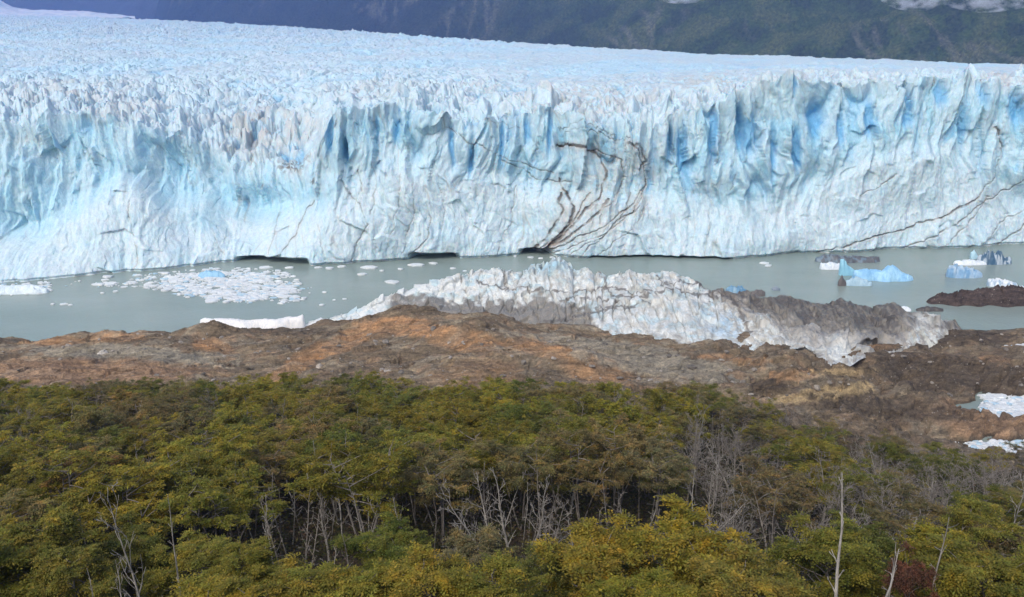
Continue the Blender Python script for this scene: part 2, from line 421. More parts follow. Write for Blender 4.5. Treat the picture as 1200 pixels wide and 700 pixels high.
SLOTS = [  # blue hollows in the face: px, row, half width, half height, depth in metres
 (388,160,4,22,7),(404,175,3,15,4),(530,170,3,26,4),(552,185,3,26,4),(618,150,4,20,4),(645,150,3,30,5),(588,168,3,28,4),
 (868,150,5,34,6),(836,160,5,26,5),(878,160,9,25,4),(955,140,10,22,5),(932,175,5,26,5),(1020,140,7,22,5),(1064,118,4,22,6),(1105,110,7,18,4),
 (986,150,5,24,4),(800,175,5,30,4),(785,170,4,26,4),(1190,125,9,24,4),(1062,140,8,10,4),(288,240,3,8,3),(930,95,3,22,5),(210,165,9,10,2),
 (100,145,8,14,3),(765,185,4,35,3),(905,180,4,30,4),(465,150,4,20,3),(440,150,3,22,3),(1130,150,4,30,3),(1150,110,5,16,4)]
def build_glacier():
    nc = 1900
    a = np.linspace(-.80, .80, nc)
    yb = ywater(smooth_interp(a, az(B_PX, B_ROW), B_ROW, .008))
    cr = smooth_interp(a, az(C_PX, C_ROW), C_ROW, .006)
    lean = 15.0+20.0*(1-sstep(a, float(az(330, 150)), float(az(385, 150))))
    yt = yb+lean
    H = zat(cr, yt)+(fbm(a*60, a*0+.5, 4, 170)*3.2+pn(a*14, a*0+.2, 171)*1.5)*(1-.5*sstep(a, -.25, -.15))                                            # height of the lip above the lake
    sa = az(S_PX, S_ROW)
    ys = smooth_interp(a, sa, S_Y, .03); zs = zat(smooth_interp(a, sa, S_ROW, .02), ys)
    apx = az(AP_PX, AP_ROW); za = zat(smooth_interp(a, apx, AP_ROW, .01), yb+6)
    za = np.clip(za, 3, H*.85)
    nf = 420
    f = np.linspace(-.06, 1, nf)[:, None]                      # face rows
    tt = np.linspace(0, 1, 640)[1:, None]                      # top rows out to beyond the skyline
    # world rows of the top: fine near the lip, coarse far off
    g = (np.exp(tt*3.1)-1)/(math.exp(3.1)-1)
    Aall = np.broadcast_to(a, (nf, nc))
    zf = f*H
    # recession profile of the face: apron slopes, wall above is steep
    k = np.clip(zf/za, 0, 1); up = np.clip((zf-za)/(H-za), 0, 1)
    Yf = yb+lean*(.50*k**1.2+.18*sstep((zf-za)/6, -.3, 1)+.32*up)
    Zf = zf; Vf = zf
    Yt_ = yt+(ys*1.35-yt)*g
    q = (Yt_-yt)/(ys-yt)
    w1 = 1-np.exp(-(Yt_-yt)/55.0)                              # low lip recovers to the ice field behind it
    base = zat(np.interp(a, az([-300, 200, 400, 600, 800, 1000, 1500], 120), [118, 118, 116, 112, 108, 92, 92]), yt+60)
    plat = base+(zs-base)*np.clip(q, 0, 1)**1.0-np.clip(q-1, 0, 1)*60*(ys/1500)
    Zt = H+(plat-H)*w1
    Vt = H+(Yt_-yt)
    Y = np.vstack([Yf, Yt_]); Z = np.vstack([Zf, Zt]); V = np.vstack([Vf, Vt]); A = np.broadcast_to(a, Y.shape)
    X = A*Y
    isf = sstep(-(V-H), -5, 7)                                 # 1 on the face, 0 on the top
    px0 = px_of(X, Y, Z); row0 = row_of(Y, Z)
    rel = np.clip(V/H, 0, 1)
    # ---------------- face relief
    Xw = X+3.5*fbm(X/28, V/28, 3, 5)+.0*V
    Xs = Xw+.22*V*pn(X/80, V/90, 77)
    leftz = 1-sstep(px0, 330, 400)
    fl = (1-leftz*.62)
    upper = sstep(V, za*.75, za*1.25+4)
    f1, F1, E1, r1 = facet(Xs/8.5, V/46, 61, 1.3, True, .8)
    f2 = facet(Xs/3.6, V/17, 62, 1.2)
    f3 = facet(Xw/2.2+.3*V/4, V/5, 63, 1.3, off=.4)
    f4 = facet(Xw/.95, V/1.7, 64, 1.2)
    big = fbm(X/38, V/30, 2, 66)
    s = np.abs(pn(Xs/15, V/75, 67)); slot = np.exp(-(s/.05)**2)*sstep(pn(X/40, V/60, 68), -.25, .25)
    lump = facet(Xw/10+.3*V/14, V/15, 69, 1.2, off=.05); lump2 = facet(Xw/4.2, V/6.5, 71, 1.4, off=.12)
    D = fl*(.30+.70*upper)*(f1*4.2+f2*1.0)+leftz*f1*1.0
    D += facet(Xs/9+.15*V/20, V/52, 173, 1.6, off=.3)*2.6*(.3+.7*upper)+facet(Xs/4.0-.15*V/9, V/24, 174, 1.5, off=.25)*1.0*(.35+.65*upper)
    D += f3*.22*(.5+.5*upper)+f4*.05+big*(2.8+leftz*2.2)
    D += (1-upper)*(lump*1.5+lump2*.25)
    D -= slot*(3.0*fl+1.0)*upper
    D = blur(D, 1, 2)
    D += .32*fbm(Xs/2.0, V/5.0, 3, 160, .6)++.4*ridged(Xs/3.6, V/20, 3, 165)*upper*fl
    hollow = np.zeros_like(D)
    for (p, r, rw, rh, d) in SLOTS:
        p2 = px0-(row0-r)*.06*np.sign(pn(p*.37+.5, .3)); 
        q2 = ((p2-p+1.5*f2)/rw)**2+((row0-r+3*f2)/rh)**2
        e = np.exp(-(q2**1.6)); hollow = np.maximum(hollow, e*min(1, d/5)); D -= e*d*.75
    # scoops of the left wall
    scoop = np.zeros_like(D)
    for (p, r, rw, rh, d, rot) in [(125,160,32,24,6,0),(215,205,58,34,8,28),(60,200,34,34,4,10),(30,260,40,28,3,0),(300,240,30,20,4,20),(235,258,30,16,3,0)]:
        th = math.radians(rot); dx = px0-p; dy = row0-r
        ex = (dx*math.cos(th)+dy*math.sin(th))/rw; ey = (-dx*math.sin(th)+dy*math.cos(th))/rh
        e = np.exp(-((ex*ex+ey*ey)**1.5)); D -= e*d*.6; scoop = np.maximum(scoop, e)
    # caves melted out at the water line
    for (p0, p1, r) in [(272, 366, 304), (476, 540, 299), (606, 652, 293), (690, 860, 301.5)]:
        inx = sstep(px0, p0, p0+12)*(1-sstep(px0, p1-14, p1))
        top = zat(r, yb)
        D -= inx*(1-sstep(Z, top*.6, top*1.25+.4))*11
    under = 1-sstep(Z, .3, 1.4); D -= under*1.4
    # ---------------- seracs on top
    dist = np.maximum(V-H, 0)
    amp = np.interp(dist, [0, 25, 90, 180, 400, 1500, 6000], [.42, .6, .46, .22, .15, .26, .5])
    amp = amp*(.72+.6*sstep(fbm(X/55, Y/75, 3, 172), -.45, .45))
    rightz = sstep(px0, 480, 620); amp = amp*(1-.45*rightz*sstep(dist, 20, 80)*(1-sstep(dist, 500, 900)))
    Xr = X+.35*dist*0+4*pn(X/30, Y/30, 80); Yr = Y+4*pn(X/33, Y/31, 81)
    fre = 1/(1+dist/900)
    sharp = np.zeros_like(D)
    for (cx, cy, hh, sd) in [(10, 13, 11.0, 82), (5.0, 7.5, 6.0, 83), (2.3, 3.4, 2.3, 84)]:
        sk = Xr+9*pn(X/60, Y/70, 85)+.25*(Y-430)*math.copysign(1, sd-82.5)*.6
        fv, Fd, Ed, rd = facet(sk/cx, Yr/cy, sd, 1.2, True)
        sharp += hh*(np.clip(1-Fd*1.3, 0, 1)**1.25*(.15+.95*rd**1.5)+fv*.42)
    sharp += -4.5*np.exp(-(pn(Xr/11, Yr/26, 86)/.07)**2)*(1-sstep(dist, 200, 600))
    spikes = ridged(Xr/9, Yr/15, 3, 88)
    T = amp*(sharp-3.0+spikes*1.6)+fbm(X/60, Y/60, 3, 90)*3*sstep(dist, 10, 90)*(1-.5*rightz)
    far_rough = facet(X/14, Y/40, 92)*4*sstep(dist, 500, 1500)
    T = T+far_rough
    # lip: pillars stand to different heights
    lipw = np.exp(-((V-H)/12)**2)
    Z2 = Z+(1-isf)*T+lipw*isf*(f1*5*fl)+isf*rel**3*f2*1.5
    Y2 = Y-isf*D-(1-isf)*lipw*D*.6
    X2 = A*Y+isf*(f3*.3)+(1-isf)*.9*pn(X/5, Y/6, 94)
    Z2 = np.where(V < 0, Z, Z2)
    # ---------------- ice colour: deeper blue in slots, hollows and serac troughs
    white = np.array((.56, .675, .725)); pale = np.array((.45, .64, .73)); blue = np.array((.33, .58, .71)); deep = np.array((.13, .41, .68))
    c = np.empty(X.shape+(3,)); c[:] = pale
    n1 = fbm(X/20, V/30, 4, 101); n2 = fbm(Xs/6, V/16, 4, 102); n3 = fbm(X/9, V/9, 4, 103)
    c = mixc(c, white, sstep(n1+.4*n3, -.1, .6)*(.6-.35*isf*upper))
    wall = isf*upper
    c = mixc(c, blue, wall*sstep(n2+.5*(.5-r1)-.3*n1, -.05, .6)*.85)
    c = mixc(c, white, isf*(1-upper)*(.45+.45*sstep(n3, -.5, .35)))
    c = mixc(c, pale*.95, isf*scoop*.9); c = mixc(c, blue, isf*scoop*sstep(n2, -.1, .5)*.3)
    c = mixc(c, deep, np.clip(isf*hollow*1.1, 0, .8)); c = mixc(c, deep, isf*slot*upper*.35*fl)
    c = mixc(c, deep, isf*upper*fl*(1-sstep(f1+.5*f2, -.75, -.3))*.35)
    topm = 1-sstep(-(V-H)+6*n1+3*n3, -9, 9)
    c = mixc(c, white*1.0, topm*.6)
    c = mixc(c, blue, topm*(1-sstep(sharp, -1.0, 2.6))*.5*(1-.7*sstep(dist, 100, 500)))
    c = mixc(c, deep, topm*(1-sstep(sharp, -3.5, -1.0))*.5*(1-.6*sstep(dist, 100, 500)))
    c = mixc(c, blue*1.25, topm*sstep(fbm(X/120, Y/160, 3, 104), -.1, .4)*.35*sstep(dist, 60, 250))
    c = mixc(c, blue*1.12, isf*upper*leftz*.5*sstep(n1+.5*n2, -.5, .2))
    # wind-blown grit on the broken ice behind the lip
    grit = np.zeros_like(D)
    for (p, r, rw, rh, w) in [(90, 112, 70, 16, .45), (310, 155, 62, 36, .6), (345, 190, 34, 18, .55), (140, 130, 90, 20, .3), (700, 118, 110, 24, .5), (440, 108, 90, 14, .35),
                              (830, 100, 60, 14, .55), (950, 92, 110, 8, .35), (740, 185, 40, 40, .35), (1180, 96, 40, 12, .5), (560, 110, 60, 12, .35), (30, 165, 40, 16, .3), (110,180,20,10,.3)]:
        q3 = ((px0-p)/rw)**2+((row0-r)/rh)**2
        grit = np.maximum(grit, np.exp(-q3)*w)
    grit = 1.15*grit*sstep(n3+.5*n1+.35*fbm(X/3, V/3, 3, 105), -.55, .35)
    c = mixc(c, (.47, .45, .42), np.clip(grit*1.0, 0, .75))
    for (p, r, rw, rh, w) in [(338, 196, 13, 6, .9), (348, 190, 18, 9, .6), (367, 216, 3, 7, .8), (300,190,8,6,.4)]:
        q3 = ((px0-p)/rw)**2+((row0-r)/rh)**2
        c = mixc(c, (.14, .11, .09), np.exp(-q3**1.3)*w*sstep(fbm(X/1.8, V/1.8, 3, 106), -.25, .2))
    # debris bands
    wx = 3.2*fbm(X/9, V/9, 4, 107); wy = 2.2*fbm(X/9+40, V/9, 4, 108)
    brk = .35+.65*sstep(fbm(X/6, V/6, 3, 109), -.6, -.05)
    near = (V < H+6)
    jx = px0+wx; jy = row0+wy
    idx = np.where(near)
    jxs, jys = jx[idx], jy[idx]; bk = brk[idx]; cs = c[idx]; y2 = Y2[idx]
    for pts, w, dk in VEINS:
        w = w*(.95+.5*(dk > .8)); dk = dk*.95
        d = poly_dist(jxs, jys, pts)
        m = (1-sstep(d, w*.35, w*1.15))*bk*dk; hal = (1-sstep(d, w*.6, w*5))*.38*dk*brk[idx]
        cs = mixc(cs, (.42, .38, .34), hal); cs = mixc(cs, (.07, .06, .052), m)
        y2 = y2+m*1.0
    q4 = np.exp(-(((px0[idx]-705)/58)**2+((row0[idx]-235)/55)**2)**1.5)
    cs = mixc(cs, (.47, .47, .43), q4*.45*sstep(fbm(X[idx]/5, V[idx]/5, 4, 114), -.35, .3))
    # faint grey-brown streaking of the lower middle face
    st = (1-sstep(np.abs(pn(Xs[idx]/9, V[idx]/60, 111)), .0, .06))*sstep(fbm(X[idx]/16, V[idx]/14, 3, 112), -.1, .4)
    cs = mixc(cs, (.36, .33, .29), st*.45*(1-sstep(px0[idx], 800, 900)*.8)*sstep(px0[idx], 100, 300))
    c[idx] = cs; Y2[idx] = y2
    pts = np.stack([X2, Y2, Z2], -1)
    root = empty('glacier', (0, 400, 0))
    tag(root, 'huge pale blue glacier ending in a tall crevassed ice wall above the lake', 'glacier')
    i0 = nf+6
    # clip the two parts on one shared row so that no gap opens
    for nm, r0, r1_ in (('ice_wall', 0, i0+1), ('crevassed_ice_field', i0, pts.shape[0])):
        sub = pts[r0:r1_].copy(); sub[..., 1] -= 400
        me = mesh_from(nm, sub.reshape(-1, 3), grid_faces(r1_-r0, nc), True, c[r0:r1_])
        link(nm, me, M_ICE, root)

# ------------------------------------------------------------------ stranded dirty ice ridge on the shore
DB_PX = [352, 390, 430, 480, 560, 640, 700, 780, 830, 900, 930, 960, 985, 1000, 1016, 1060, 1100, 1128]
DB_ROW = [392, 384, 376, 376, 380, 387, 394, 403, 412, 419, 419, 424, 428, 424, 408, 404, 398, 390]
DB_Y = [292, 284, 282, 280, 277, 270, 264, 256, 250, 243, 242, 240, 239, 241, 250, 258, 270, 282]
DC_PX = [352, 380, 405, 420, 450, 475, 490, 530, 560, 585, 600, 615, 622, 635, 640, 652, 668, 674, 690, 700, 740, 790, 800, 818, 835, 850, 880, 930, 945, 960, 985, 1000, 1020, 1045, 1062, 1075, 1100, 1115, 1128]
DC_ROW = [389, 376, 368, 360, 349, 340, 334, 326, 318, 314, 318, 317, 309, 312, 304, 302, 308, 318, 315, 321, 318, 321, 325, 331, 340, 341, 346, 352, 350, 355, 352, 358, 363, 359, 364, 367, 369, 378, 388]
def build_shore_ice():
    nc, n1_, n2_ = 1100, 230, 70
    a = np.linspace(az(352, 392), az(1128, 390), nc)
    Yf = smooth_interp(a, az(DB_PX, DB_ROW), DB_Y, .01); rf = smooth_interp(a, az(DB_PX, DB_ROW), DB_ROW, .004)
    wd = np.interp(a, az([352, 430, 560, 650, 800, 900, 985, 1060, 1128], 360), [6, 16, 34, 42, 46, 50, 52, 30, 8])
    rc = smooth_interp(a, az(DC_PX, DC_ROW), DC_ROW, .0015)
    Yc = Yf+wd
    zf = zat(rf, Yf)-1.2-2.2*sstep(a, float(az(1003, 410)), float(az(1022, 410))); zc = zat(rc, Yc)
    zc = np.maximum(zc, zf+.3)
    ends = sstep(a, a[0], a[0]+.006)*(1-sstep(a, a[-1]-.006, a[-1]))
    s = np.linspace(0, 1, n1_)[:, None]
    left = 1-sstep(a, az(640, 350), az(760, 350))
    # left half: a steep wall set back behind a dark ramp; right half: a broad hummocky slope
    pl = .28*sstep(s, 0, .45)+.72*sstep(s, .40, 1)
    pr = .55*s**.75+.45*sstep(s, .1, 1)
    pz = pl*left+pr*(1-left)
    py = s*(1-.15*left)+.15*left*s*s
    Y1 = Yf+(Yc-Yf)*py; Z1 = zf+(zc-zf)*pz
    s2 = np.linspace(0, 1, n2_)[1:, None]
    Y2 = Yc+14*s2; Z2 = zc+(-3-zc)*s2**1.3
    Y = np.vstack([Y1, Y2]); Z = np.vstack([Z1, Z2]); X = a*Y
    S = np.vstack([np.broadcast_to(s, Y1.shape), np.broadcast_to(1+s2, Y2.shape)])
    px0 = px_of(X, Y, Z); row0 = row_of(Y, Z)
    xw = X+1.5*fbm(X/8, Z/8, 3, 120)
    edge = sstep(S, 0, .08)*(1-sstep(S, 1.7, 2))*ends
    crest = np.exp(-((S-1)/.2)**2)
    rel = facet(xw/6, (Y+Z)/12, 121, 1.1)*1.5+facet(xw/2.6, (Y+Z)/7, 122, 1.1)*.55+facet(xw/1.1, (Y+Z)/2, 123, 1.2)*.16
    gull = np.exp(-(pn(xw/4.5, (Y+Z)/30, 124)/.06)**2)
    gl = gull*(px0 > 540)*(px0 < 850)
    dirtR = sstep(px0+15*pn(X/5, Y/5, 130)+(row0-378)*-.8, 838, 872)
    Z = Z+edge*(rel*(.55+.45*(1-crest))-gl*1.0*sstep(S, .1, .5))
    Y = Y-edge*rel*.5*left
    Z = Z+edge*crest*(px0 < 850)*(facet(xw/3.4, Y/4, 150, 1.6)*1.1+facet(xw/1.4, Y/2, 151, 1.4)*.25)
    Z = Z+edge*dirtR*(fbm(X/7, Y/7, 4, 131)*1.6+facet(X/2, Y/2, 132)*.25)
    for (p, r, rw, rh, d) in [(940, 420, 26, 7, 6), (1030, 407, 24, 5, 5), (690, 350, 4, 20, 1)]:
        q = ((px0-p)/rw)**2+((row0-r)/rh)**2
        Y = Y+np.exp(-q**2)*d
        Z = Z-np.exp(-q**2)*d*.25
    white = np.array((.66, .70, .69)); blue = np.array((.38, .57, .64)); dirt = np.array((.155, .145, .128)); dk = np.array((.085, .078, .070))
    c = np.empty(X.shape+(3,)); c[:] = white*.97
    n1 = fbm(X/6, (Y+Z)/6, 4, 140); n2 = fbm(X/2.2, (Y+Z)/4, 4, 141); n3 = fbm(X/1.1, (Y+Z)/1.3, 3, 142)
    c = mixc(c, blue, sstep(n1, 0, .5)*.6*(1-sstep(px0, 830, 900)*.6))
    c = mixc(c, (.33, .58, .70), np.exp(-(((px0-645)/45)**2+((row0-312)/10)**2))*.7)
    c = mixc(c, (.40, .58, .72), np.exp(-(((px0-850)/22)**2+((row0-385)/16)**2))*.8)
    c = mixc(c, (.44, .42, .36), sstep(n2+.4*n3, 0, .5)*.45*sstep(px0, 470, 560))
    low = sstep(row0-np.interp(px0, [430, 455, 520, 600, 640, 690, 720], [347, 344, 348, 349, 346, 362, 420])+7*n1+5*n2, -3, 8)*sstep(px0, 448, 462)*(1-sstep(px0, 690, 740))
    c = mixc(c, dirt*1.25, low*.92)
    c = mixc(c, dk*1.8, gl*.5*sstep(n2, -.4, .2))
    thin = np.exp(-(pn(xw/2.3, (Y+Z)/16, 145)/.05)**2)*(px0 > 540)*(px0 < 840)
    c = mixc(c, dk*2.4, thin*.4*sstep(n3+n2, -.3, .3))
    c = mixc(c, np.array((.40, .385, .34)), dirtR*sstep(n2+n3*.5, -.3, .3)*.7)
    below = row0-np.interp(px0, DC_PX, DC_ROW)+7*n1+4*n2
    capw = np.interp(px0, [815, 840, 880, 930, 1000, 1050, 1075], [0, 5, 16, 30, 36, 34, 8])
    c = mixc(c, (.25, .235, .22), dirtR*(1-sstep(below, capw*1.0, capw*2.0+6))*.75)
    c = mixc(c, dk*1.1, (1-sstep(below, capw*.65, capw*1.25+2))*(px0 > 815)*.93)
    c = mixc(c, (.30, .285, .24), .7*sstep(ridged(xw/2.5, (Y+Z)/14, 3, 148), .3, .7)*.5*sstep(px0, 560, 640))
    c = mixc(c, white*.9, np.exp(-(((px0-985)/22)**2+((row0-412)/12)**2))*.9)
    c = mixc(c, white*.85, np.exp(-(((px0-1090)/24)**2+((row0-372)/6)**2))*.8*sstep(n2, -.5, .1))
    bands = [([(560,330),(590,338),(640,342),(700,338),(760,342),(800,340),(840,352)], 1.2), ([(700,318),(712,340),(720,352)], 1), ([(826,330),(830,345),(860,352),(878,385)], 2.0), ([(770,322),(778,335),(800,330),(818,335)], 1),
             ([(655,350),(690,348),(715,352),(760,345)], 1.6), ([(590,316),(594,342)], 1.2), ([(640,378),(700,366),(760,352)], 1.5)]
    wx = 4*fbm(X/3, (Y+Z)/3, 2, 146)
    for pts, w in bands:
        d = poly_dist(px0+wx, row0+wx*.6, pts); c = mixc(c, dk*1.4, (1-sstep(d, w*.4, w*1.4))*.8)
    foot = sstep(row0-(np.interp(px0, az(DB_PX, DB_ROW)*0+DB_PX, DB_ROW)-9)+5*n2, 0, 9)*(px0 > 690)*(S < 1)
    c = mixc(c, dirt*1.6, foot*.6*sstep(n2+n3, -.3, .3))
    c = mixc(c, dk, np.exp(-(((px0-940)/26)**2+((row0-419)/5)**2))*.5)
    me = mesh_from('stranded_ice_ridge', np.stack([X, Y, Z], -1).reshape(-1, 3), grid_faces(*X.shape), True, c)
    o = link('stranded_ice_ridge', me, M_BERG)
    tag(o, 'long white and grit-blackened ridge of stranded ice between brown shore rock and lake', 'ice ridge')

# ------------------------------------------------------------------ floating ice
def mound(name, px0, px1, row_base, crest, depth, col, label, cat='iceberg', group=None, seed=1, dark=None, fs=2.0, z0=None, rough=1.0, mat=None, col2=None):
    """an irregular block: crest = [(px, row)] outline of its top, base on the water at row_base"""
    Yc = float(ywater(row_base)) if z0 is None else float((z0-CAM_H)/slope(row_base))
    zb = 0.0 if z0 is None else z0
    xs = np.array([float(az(p, row_base))*Yc for p, _ in crest]); hs = np.array([float(zat(r, Yc))-zb for _, r in crest])
    X0, X1 = float(az(px0, row_base))*Yc, float(az(px1, row_base))*Yc
    nx = int(np.clip((X1-X0)*5, 40, 260)); ny = int(np.clip(depth*5, 24, 90))
    u = np.linspace(-1, 1, nx); v = np.linspace(-1, 1, ny); U, Vv = np.meshgrid(u, v)
    X = (X0+X1)/2+U*(X1-X0)/2; 
    hw = np.sqrt(np.clip(1-U**4, 0, 1))*(.7+.3*pn(X/6, X*0, seed+9))+.06
    Yv = Yc+depth/2+Vv*depth/2*hw+depth*.12*pn(X/7, X*0+.3, seed)
    prof = np.interp(X, xs, hs)
    k = np.clip(1-np.abs(Vv+.15*pn(X/5, Yv/5, seed+3))**2.6, 0, 1)
    Z = prof*k*(.8+.2*sstep(Vv, -1, .2))
    ed = np.clip((1-np.abs(U))*8, 0, 1)*np.clip((1-np.abs(Vv))*6, 0, 1)
    Z = Z+ed*rough*(facet(X/fs, Yv/fs, seed+5, 1.2)*.22+facet(X/(fs*.4), Yv/(fs*.4), seed+6, 1.2)*.08)*np.maximum(prof, .6)
    Z = np.maximum(Z, 0)*np.clip(ed*3, 0, 1)-.5*(1-np.clip(ed*3, 0, 1))
    Yv = Yv-Z*.0
    c = np.empty(X.shape+(3,)); c[:] = col
    n = fbm(X/2.5, Yv/2.5, 3, seed+20)
    if col2 is not None: c = mixc(c, col2, sstep(n+U*.5, -.3, .4))
    if dark is not None: c = mixc(c, dark, sstep(fbm(X/2, Yv/2, 3, seed+21), 0, .4)*.8)
    ox, oy = (X0+X1)/2, Yc
    me = mesh_from(name, np.stack([X-ox, Yv-oy, Z+zb], -1).reshape(-1, 3), grid_faces(ny, nx), True, c)
    o = link(name, me, mat or M_BERG); o.location = (ox, oy, 0)
    return tag(o, label, cat, group)
BG = 'small icebergs floating off the ice wall'
W_, PB, BL, DBL, GR = (.68, .74, .78), (.45, .62, .74), (.25, .50, .74), (.06, .14, .24), (.10, .10, .11)
def build_bergs():
    mound('ice_slab', 228, 356, 392.5, [(228,381),(236,377),(262,378),(290,380),(322,378),(346,376),(352,373),(355,377),(357,388)], 8, (.74,.75,.75), 'long smooth white ice slab lying along the shore behind brown rock', 'ice slab', None, 3, fs=5, rough=.35)
    mound('iceberg', 352, 402, 391, [(352,387),(370,380),(392,378),(402,384)], 8, (.62,.65,.66), 'small pale ice block between long white slab and ice ridge', 'iceberg', None, 4, fs=3)
    mound('iceberg', 958, 1036, 309, [(958,305),(975,301),(1000,303.5),(1036,304)], 9, (.16,.22,.27), 'low slate grey floating ice sheet nearest the foot of ice wall', 'iceberg', BG, 5, dark=GR, col2=(.12,.13,.14))
    mound('iceberg', 963, 992, 317, [(963,311),(975,309),(992,313)], 6, W_, 'low white floe tucked behind the blue iceberg with the upright fin', 'iceberg', BG, 6)
    mound('iceberg', 985, 1005, 324, [(985,306),(989,304),(994,312),(1000,316),(1005,319)], 5, (.27,.55,.68), 'pale turquoise ice fin standing upright beside the bright blue iceberg', 'iceberg', BG, 7, rough=.6)
    mound('iceberg', 1003, 1076, 331, [(1003,321),(1020,319),(1038,320),(1044,315),(1052,316),(1062,322),(1076,328)], 9, BL, 'bright sky blue iceberg with a low humped back', 'iceberg', BG, 8, col2=(.34,.60,.80), fs=4, rough=.6)
    mound('iceberg', 992, 1024, 336, [(992,331),(1004,327),(1024,332)], 4, (.36,.52,.62), 'flat blue grey floe in front of the bright blue iceberg', 'iceberg', BG, 9)
    mound('iceberg', 983, 993, 336, [(983,331),(987,325),(993,332)], 3, (.12,.11,.11), 'small grit-darkened ice lump at the end of blue grey floe', 'iceberg', BG, 10)
    mound('iceberg', 1138, 1148, 304, [(1138,297),(1142,294),(1148,302)], 3, (.40,.62,.72), 'tiny pale ice fin behind the dark blue spiky iceberg', 'iceberg', BG, 11)
    mound('iceberg', 1148, 1190, 311, [(1148,305),(1156,300),(1162,296),(1168,300),(1174,297),(1180,304),(1190,305)], 7, (.05,.12,.20), 'dark navy spiky iceberg with pale flecks', 'iceberg', BG, 12, dark=(.5,.58,.64), rough=1.6, fs=1.6)
    mound('iceberg', 1120, 1160, 311.5, [(1120,308),(1140,306),(1160,309)], 5, W_, 'low white floe beside the dark navy spiky iceberg', 'iceberg', BG, 13)
    mound('iceberg', 1113, 1156, 327, [(1113,317),(1122,314),(1145,318),(1156,323)], 7, (.16,.32,.50), 'long steel blue iceberg in front of the dark navy one', 'iceberg', BG, 14, dark=(.4,.52,.62), col2=(.3,.45,.6))
    mound('iceberg', 1160, 1196, 337, [(1160,330),(1175,329),(1196,334)], 6, W_, 'white floe near right edge carrying a small blue lump', 'iceberg', BG, 15, dark=(.25,.38,.5))
    mound('iceberg', 1176, 1206, 343, [(1176,336),(1190,337),(1206,339)], 6, (.66,.74,.78), 'flat pale floe just behind the dark gravel spit', 'iceberg', BG, 16)
    mound('iceberg', 852, 880, 347.5, [(852,340),(860,336),(870,338),(880,345)], 5, (.13,.28,.42), 'small steel blue iceberg right behind the stranded ice ridge', 'iceberg', BG, 17, dark=(.3,.45,.55))
    mound('rock_islet', 878, 898, 348, [(878,344),(886,341),(893,340),(898,344)], 3, (.13,.12,.115), 'small grey brown rock beside steel blue iceberg', 'rock', None, 18)
    mound('iceberg', 905, 915, 341, [(905,339),(910,337),(915,339)], 2, (.2,.25,.3), 'tiny dark ice lump alone between ridge and blue icebergs', 'iceberg', BG, 19)
    mound('gravel_spit', 1094, 1330, 361, [(1094,359),(1112,352),(1150,347),(1200,343),(1260,342),(1330,352)], 14, (.075,.062,.060), 'dark brown gravel spit reaching into the lake from the right', 'gravel spit', None, 20, fs=3, mat=M_GROUND)
    mound('rock_islet', 1076, 1108, 366, [(1076,364),(1088,361),(1108,363.5)], 4, (.08,.075,.07), 'low dark rock islet between gravel spit and ice ridge', 'rock', None, 21)
    mound('iceberg', 1101, 1118, 354, [(1101,351),(1110,349),(1118,352)], 3, W_, 'small white floe touching the tip of gravel spit', 'iceberg', BG, 22)
    mound('iceberg', 1117, 1134, 352, [(1117,348),(1125,344),(1134,347)], 3, W_, 'larger white lump behind the tip of gravel spit', 'iceberg', BG, 23)
    mound('iceberg', 1052, 1070, 366, [(1052,362),(1062,360),(1070,364)], 3, W_, 'white floe against the dark end of ice ridge', 'iceberg', BG, 24)

def floe_mesh(polys, name, th=.45):
    """thin irregular plates with thickness: polys = list of (cx, cy, r, seed, squash)"""
    vs, fs, cs = [], [], []
    for (cx, cy, r, sd, sq) in polys:
        rr = random.Random(sd); n = rr.choice((6, 7, 8)); h = th*rr.uniform(.5, 1.3)*min(1.4, .5+r*.5); rot = rr.uniform(0, 2*PI)
        b = len(vs); g = rr.uniform(.85, 1.05); blu = rr.random()
        pts = []
        for i in range(n):
            t = 2*PI*i/n+rr.uniform(-.25, .25)+rot; q = r*rr.uniform(.65, 1.15); pts.append((math.cos(t)*q*sq, math.sin(t)*q))
        for k, z in ((1.0, -.15), (1.0, h*.75), (.78, h)):
            for (x, y) in pts: vs.append((cx+x*k, cy+y*k, z+(rr.uniform(-.1, .1)*h if z > 0 else 0)))
        vs.append((cx, cy, h*rr.uniform(.95, 1.35)))
        c = (.70*g, .74*g, .75*g) if blu < .85 else (.42, .58, .68)
        cs += [c]*(3*n+1)
        for l in (0, n):
            for i in range(n): fs.append((b+l+i, b+l+(i+1) % n, b+l+n+(i+1) % n, b+l+n+i))
        for i in range(n):
            fs.append((b+2*n+i, b+2*n+(i+1) % n, b+3*n, b+3*n))
    me = bpy.data.meshes.new(name)
    me.from_pydata(vs, [], [f if f[2] != f[3] else f[:3] for f in fs]); me.update()
    at = me.color_attributes.new('tint', 'FLOAT_COLOR', 'POINT')
    at.data.foreach_set('color', np.array([(*c, 1) for c in cs], np.float32).ravel())
    return me
def in_poly(x, y, poly):
    r = False; j = len(poly)-1
    for i in range(len(poly)):
        (xi, yi), (xj, yj) = poly[i], poly[j]
        if (yi > y) != (yj > y) and x < (xj-xi)*(y-yi)/(yj-yi)+xi: r = not r
        j = i
    return r
def wpt(px, row): 
    Y = float(ywater(row)); return float(az(px, row))*Y, Y
